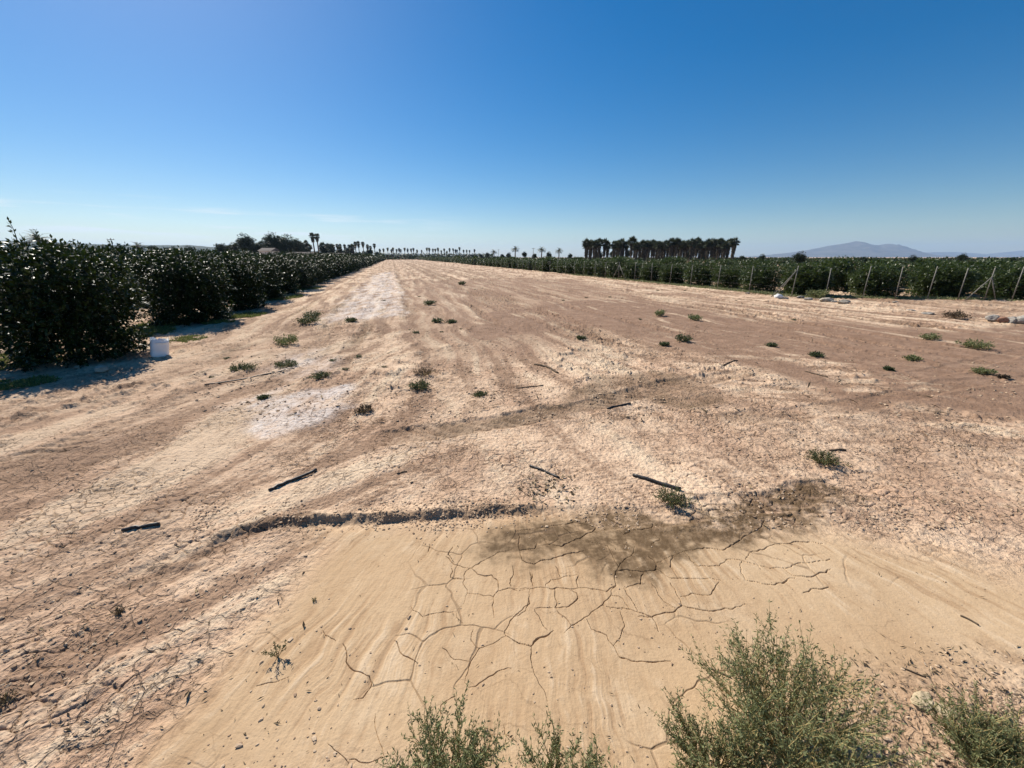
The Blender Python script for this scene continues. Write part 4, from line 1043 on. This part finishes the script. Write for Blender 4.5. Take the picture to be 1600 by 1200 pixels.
weed(10, 1095, 40, 20, 37, 'dark dead tuft at the left edge', M_DRY, leaf=.012, nst=14, dens=.9, name='dry_weed')
tiny = [(840, 438), (855, 439), (867, 439), (894, 441), (916, 466), (953, 464), (972, 466), (1010, 453), (1028, 455), (780, 436), (742, 452), (700, 440), (655, 465), (640, 450), (797, 462), (890, 456), (1070, 455), (1150, 470), (560, 560), (540, 580), (520, 565), (600, 575), (640, 515), (650, 520), (690, 520), (720, 515), (600, 470), (880, 470), (1120, 480), (1240, 500), (1000, 500), (355, 560), (330, 590), (930, 440)]
gt = MB(); tw = []
for q in range(4):
    sm, fm = weed_meshes(200+q, .42, .15, 22, 4, .06, 1.1, .4, .36)
    fm.materials.append(M_WEED_D); tw.append(fm)
for q, (px, py) in enumerate(tiny):
    p = at(px, py); o = link('weed', tw[q % 4], None, loc=(p[0], p[1], g0(p)-.01)); o.rotation_euler = (0, 0, q*1.7); k_ = random.uniform(.22, .52); o.scale = (k_, k_, k_*.7)
    tag(o, 'tiny dark weed tuft scattered among the clods of the field', 'weed', 'tiny weed tufts')

# ---- bushes at the photographer's feet
def bush(px, py, w, h, seed, label, nst, sub, leaf, upr, mat=M_WEED, dens=1.3, lw=.3, sc=(1, 1, 1), rz=0., tilt=(0, 0)):
    p = at(px, py); sm, fm = weed_meshes(seed, w, h, nst, sub, leaf, dens, upr, lw)
    t = thing('saltwort_bush', label, 'bush', (p[0], p[1], g0(p)-.01), rz, 'wiry bushes at the near edge', sc)
    t.rotation_euler = (tilt[0], tilt[1], rz)
    link('stem', sm, M_STEM, t); link('foliage', fm, mat, t); return t
bush(1226, 1180, .76, .36, 301, 'large wiry grey green bush with yellowish stems, biggest plant in view', 62, 15, .017, .80, lw=.26, dens=1.05)
bush(1115, 1222, .46, .24, 305, 'low dense bush leaning against the big one on its left', 44, 11, .014, .74)
bush(700, 1262, .46, .34, 302, 'open wiry bush with one tall spire at the bottom edge', 34, 13, .015, .88, M_WEED)
bush(880, 1262, .36, .30, 303, 'narrow wiry bush at the bottom edge, left of the large one', 24, 12, .015, .88, M_WEED)
bush(1545, 1215, .46, .22, 304, 'small soft grey green bush in the near right corner', 60, 12, .013, .7)

# ---- grass under the left orchard
gm = MB(); gg = np.random.default_rng(5)
def grass_patch(px, py, wx, wy, n, h):
    p = at(px, py); a = gg.uniform(0, 6.28, n); rr = np.sqrt(gg.uniform(0, 1, n))
    c = np.stack([p[0]+np.cos(a)*rr*wx, p[1]+np.sin(a)*rr*wy], 1)
    c += .12*np.stack([fbm(c[:, 0]*4, c[:, 1]*4, 2, 3), fbm(c[:, 0]*4, c[:, 1]*4, 2, 4)], 1)
    keep = fbm(c[:, 0]*3, c[:, 1]*3, 3, 9) > -.12; c = c[keep]; n = len(c)
    z = zat(c[:, 0], c[:, 1])
    d = np.stack([gg.normal(0, .8, n), gg.normal(0, .8, n), np.ones(n)*.7], 1)
    L = h*gg.uniform(.4, 1.1, n)
    gm.blades(np.stack([c[:, 0], c[:, 1], z-.004], 1), d, unit(n, gg), L, L*.16+.004, np.clip(gg.normal(.5, .25, n), 0, 1))
grass_patch(15, 565, 1.0, .9, 9000, .09); grass_patch(20, 600, .6, .4, 3500, .07); grass_patch(268, 506, .7, 1.3, 9000, .10); grass_patch(288, 530, .4, .5, 2500, .07); grass_patch(230, 520, .7, .6, 3500, .1)
grass_patch(385, 494, .5, .9, 3500, .11); grass_patch(448, 466, .5, 1.4, 3500, .13); grass_patch(-40, 530, 1.5, 2.0, 8000, .1); grass_patch(340, 505, .5, .4, 2200, .09)
grass_patch(480, 452, .5, 1.6, 2500, .13); grass_patch(60, 515, 1.2, 1.5, 5000, .1)
o = link('grass', gm.mesh('grass'), M_GRASS); o['kind'] = 'stuff'; o['label'] = 'low green grass between the trees of the left orchard'
gm = MB()
for px, n in ((1180, 1200), (1120, 1000), (1080, 1000), (1040, 900), (1000, 800), (960, 800), (900, 900)):
    p = on_line(px, FC, FD); q = p+PERP*.5
    c = q+gg.normal(0, 1, (n, 1))*ROW*1.4+gg.normal(0, .25, (n, 1))*PERP
    z = zat(c[:, 0], c[:, 1])
    L = .16*gg.uniform(.3, 1.2, n); gm.blades(np.stack([c[:, 0], c[:, 1], z], 1), np.stack([gg.normal(0, .7, n), gg.normal(0, .7, n), np.ones(n)], 1), unit(n, gg), L, L*.16+.008, np.clip(gg.normal(.5, .3, n), 0, 1))
for px in (1270, 1320, 1370, 1420, 1470, 1520, 1570):
    p = on_line(px, FC, RD); n = 700; c = p+gg.normal(0, 1, (n, 1))*RD*.7+np.abs(gg.normal(0, .8, (n, 1)))*ROW
    z = zat(c[:, 0], c[:, 1])
    L = .13*gg.uniform(.3, 1.2, n); gm.blades(np.stack([c[:, 0], c[:, 1], z], 1), np.stack([gg.normal(0, .7, n), gg.normal(0, .7, n), np.ones(n)], 1), unit(n, gg), L, L*.16+.008, np.clip(gg.normal(.5, .3, n), 0, 1))
o = link('grass', gm.mesh('grass'), M_WEED); o['kind'] = 'stuff'; o['label'] = 'dry greyish grass along the foot of the fence'

# ---- clods and litter
def scatter(n, poly=None, pxr=None, g=gg):
    """uniform in the picture over a pixel box, dropped on the ground plane"""
    px = g.uniform(pxr[0], pxr[2], n); py = g.uniform(pxr[1], pxr[3], n)
    u = (px-800)/F; v = (py-600)/F; t = -H/(-SP-v*CP)
    return u*t, (CP-v*SP)*t
def clods(boxes):
    mb = MB(); gg2 = np.random.default_rng(15)
    ico = np.array([[0, 0, 1], [.89, 0, .45], [.28, .85, .45], [-.72, .53, .45], [-.72, -.53, .45], [.28, -.85, .45], [.72, .53, -.45], [-.28, .85, -.45], [-.89, 0, -.45], [-.28, -.85, -.45], [.72, -.53, -.45], [0, 0, -1]])
    tri = np.array([[0, 1, 2], [0, 2, 3], [0, 3, 4], [0, 4, 5], [0, 5, 1], [1, 6, 2], [2, 6, 7], [2, 7, 3], [3, 7, 8], [3, 8, 4], [4, 8, 9], [4, 9, 5], [5, 9, 10], [5, 10, 1], [1, 10, 6], [6, 11, 7], [7, 11, 8], [8, 11, 9], [9, 11, 10], [10, 11, 6]])
    for (n, bx, s0, s1) in boxes:
        x, y = scatter(n, pxr=bx, g=gg2); f = ground_fields(x, y)
        keep = gg2.uniform(0, 1, n) < np.clip(f['rough']*1.2+.2+f['fur_bank_shade']*.8, 0, 1)*np.clip(.30+1.9*fbm(x*1.7, y*1.7, 3, 44), .02, 1)
        x, y, z = x[keep], y[keep], f['z'][keep]; m = len(x)
        s = np.exp(gg2.uniform(math.log(s0), math.log(s1), m))[:, None, None]
        v = ico[None]*(1+gg2.normal(0, .30, (m, 12, 1)))*np.array([1.3, .9, .55])
        a = gg2.uniform(0, 6.28, m); ca, sa = np.cos(a)[:, None], np.sin(a)[:, None]
        v = np.stack([v[..., 0]*ca-v[..., 1]*sa, v[..., 0]*sa+v[..., 1]*ca, v[..., 2]], -1)*s
        v = v+np.stack([x, y, z+s[:, 0, 0]*.25], -1)[:, None]
        mb.add(v.reshape(-1, 3), None, (tri[None]+np.arange(m)[:, None, None]*12).reshape(-1, 3), np.repeat(gg2.uniform(0, 1, m), 12))
    return mb.mesh('soil_clods')
o = link('soil_clods', clods([(14000, (-50, 640, 1650, 1200), .002, .0065), (1500, (-50, 800, 1650, 1250), .003, .006), (700, (-50, 600, 700, 1150), .006, .013), (11000, (300, 430, 1600, 660), .006, .020), (4500, (1100, 640, 1650, 830), .004, .014), (3000, (300, 785, 1000, 830), .003, .011), (9000, (1250, 1020, 1650, 1230), .002, .009), (500, (0, 850, 520, 1200), .004, .012)]),
         tint_mat('clod_soil', (.30, .20, .13), (.56, .42, .285), .95)); o['kind'] = 'stuff'; o['label'] = 'crumbled soil clods strewn over the field'
def litter():
    mb = MB(); g = np.random.default_rng(16)
    for (n, bx, L0, L1, w) in ((2600, (-50, 640, 1650, 1200), .010, .035, .2), (5200, (1280, 1010, 1650, 1230), .006, .040, .28), (260, (810, 742, 900, 800), .02, .06, .4), (400, (600, 1130, 1000, 1230), .008, .035, .3), (700, (300, 480, 1500, 660), .05, .22, .12), (500, (0, 820, 480, 1150), .012, .05, .25), (500, (1100, 650, 1650, 820), .02, .08, .2)):
        x, y = scatter(n, pxr=bx, g=g); f = ground_fields(x, y)
        keep = g.uniform(0, 1, n) < np.clip(1-f['pan']*.8, .1, 1)*np.clip(.6+1.2*fbm(x*2, y*2, 2, 45), .03, 1)
        x, y, z = x[keep], y[keep], f['z'][keep]; m = len(x); a = g.uniform(0, 6.28, m)
        d = np.stack([np.cos(a), np.sin(a), g.normal(0, .22, m)], 1); L = np.exp(g.uniform(math.log(L0), math.log(L1), m))
        mb.leaves(np.stack([x, y, z+.003+L*.05], 1), d, np.stack([g.normal(0, .5, m), g.normal(0, .5, m), np.ones(m)], 1), L, L*w*g.uniform(.5, 1.3, m), .35, g.uniform(0, 1, m)**1.5, .08)
    return mb.mesh('dry_litter')
o = link('dry_litter', litter(), tint_mat('litter', (.04, .028, .018), (.36, .27, .16), .9)); o['kind'] = 'stuff'; o['label'] = 'dry leaves and twig bits lying on the soil'

# ------------------------------------------------------------------ haze, light, camera
def haze():
    m = bpy.data.materials.new('haze_air'); m.use_nodes = True; nt = m.node_tree; nt.nodes.clear()
    out = nt.nodes.new('ShaderNodeOutputMaterial'); v = nt.nodes.new('ShaderNodeVolumePrincipled')
    v.inputs['Color'].default_value = (.45, .68, 1, 1); v.inputs['Density'].default_value = 6.0e-5; v.inputs['Anisotropy'].default_value = .2
    nt.links.new(v.outputs[0], out.inputs['Volume'])
    mb = MB(); mb.box((0, 0, 195), (30000, 30000, 430)); o = link('haze', mb.mesh('haze'), m); o['kind'] = 'stuff'; o['label'] = 'pale blue haze in the air'
    return o
haze()
w = bpy.data.worlds.new('World'); scene.world = w; w.use_nodes = True; nt = w.node_tree
sky = nt.nodes.new('ShaderNodeTexSky'); sky.sky_type = 'NISHITA'; sky.sun_disc = False
sky.sun_elevation = SUN_EL; sky.sun_rotation = SUN_AZ; sky.air_density = 1.0; sky.dust_density = .4; sky.ozone_density = 4.0; sky.altitude = 0
bg = nt.nodes['Background']; hs = nt.nodes.new('ShaderNodeHueSaturation'); hs.inputs['Saturation'].default_value = 1.48
nt.links.new(sky.outputs[0], hs.inputs['Color']); 
def cirrus():
    """faint streaks of high cloud low over the left horizon"""
    tc = nt.nodes.new('ShaderNodeTexCoord'); mp = nt.nodes.new('ShaderNodeMapping'); mp.inputs['Scale'].default_value = (3.2, 3.2, 46)
    nz = nt.nodes.new('ShaderNodeTexNoise'); nz.inputs['Scale'].default_value = 1.3; nz.inputs['Detail'].default_value = 5
    nt.links.new(tc.outputs['Generated'], mp.inputs[0]); nt.links.new(mp.outputs[0], nz.inputs['Vector'])
    sx = nt.nodes.new('ShaderNodeSeparateXYZ'); nt.links.new(tc.outputs['Generated'], sx.inputs[0])
    def rg(src, a, b):
        m = nt.nodes.new('ShaderNodeMapRange'); m.interpolation_type = 'SMOOTHSTEP'; m.inputs[1].default_value = a; m.inputs[2].default_value = b
        nt.links.new(src, m.inputs[0]); return m.outputs[0]
    def mul(a, b):
        m = nt.nodes.new('ShaderNodeMath'); m.operation = 'MULTIPLY'; nt.links.new(a, m.inputs[0])
        if isinstance(b, float): m.inputs[1].default_value = b
        else: nt.links.new(b, m.inputs[1])
        return m.outputs[0]
    f = mul(mul(mul(rg(nz.outputs['Fac'], .48, .66), rg(sx.outputs[2], .02, .05)), rg(sx.outputs[2], .115, .07)), mul(rg(sx.outputs[0], -.05, -.5), .85))
    mx = nt.nodes.new('ShaderNodeMix'); mx.data_type = 'RGBA'; nt.links.new(f, mx.inputs[0]); nt.links.new(hs.outputs[0], mx.inputs[6]); mx.inputs[7].default_value = (9.5, 10.2, 10.4, 1)
    return mx.outputs[2]
nt.links.new(cirrus(), bg.inputs[0]); bg.inputs[1].default_value = .071
sl = bpy.data.lights.new('sun', 'SUN'); sl.energy = 5.0; sl.angle = R(.53); sl.color = (1, .93, .82)
so = bpy.data.objects.new('sun', sl); COL.objects.link(so)
from mathutils import Vector
sdir = Vector((math.sin(SUN_AZ)*math.cos(SUN_EL), math.cos(SUN_AZ)*math.cos(SUN_EL), math.sin(SUN_EL)))
so.rotation_euler = sdir.to_track_quat('Z', 'Y').to_euler()
cam = bpy.data.cameras.new('camera'); co = bpy.data.objects.new('camera', cam); COL.objects.link(co)
cam.sensor_width = 36; cam.lens = 36*F/1600; cam.clip_end = 60000; cam.clip_start = .02
co.location = (0, 0, H); co.rotation_euler = (R(90)-PITCH, 0, 0); scene.camera = co
vs = scene.view_settings; vs.view_transform = 'Standard'; vs.look = 'None'; vs.gamma = 1; vs.exposure = 0.40; vs.use_curve_mapping = False
cy = scene.cycles; cy.use_denoising = True; cy.denoiser = 'OPENIMAGEDENOISE'; cy.max_bounces = 6; cy.diffuse_bounces = 3; cy.transmission_bounces = 3; cy.volume_bounces = 1
cy.transparent_max_bounces = 6
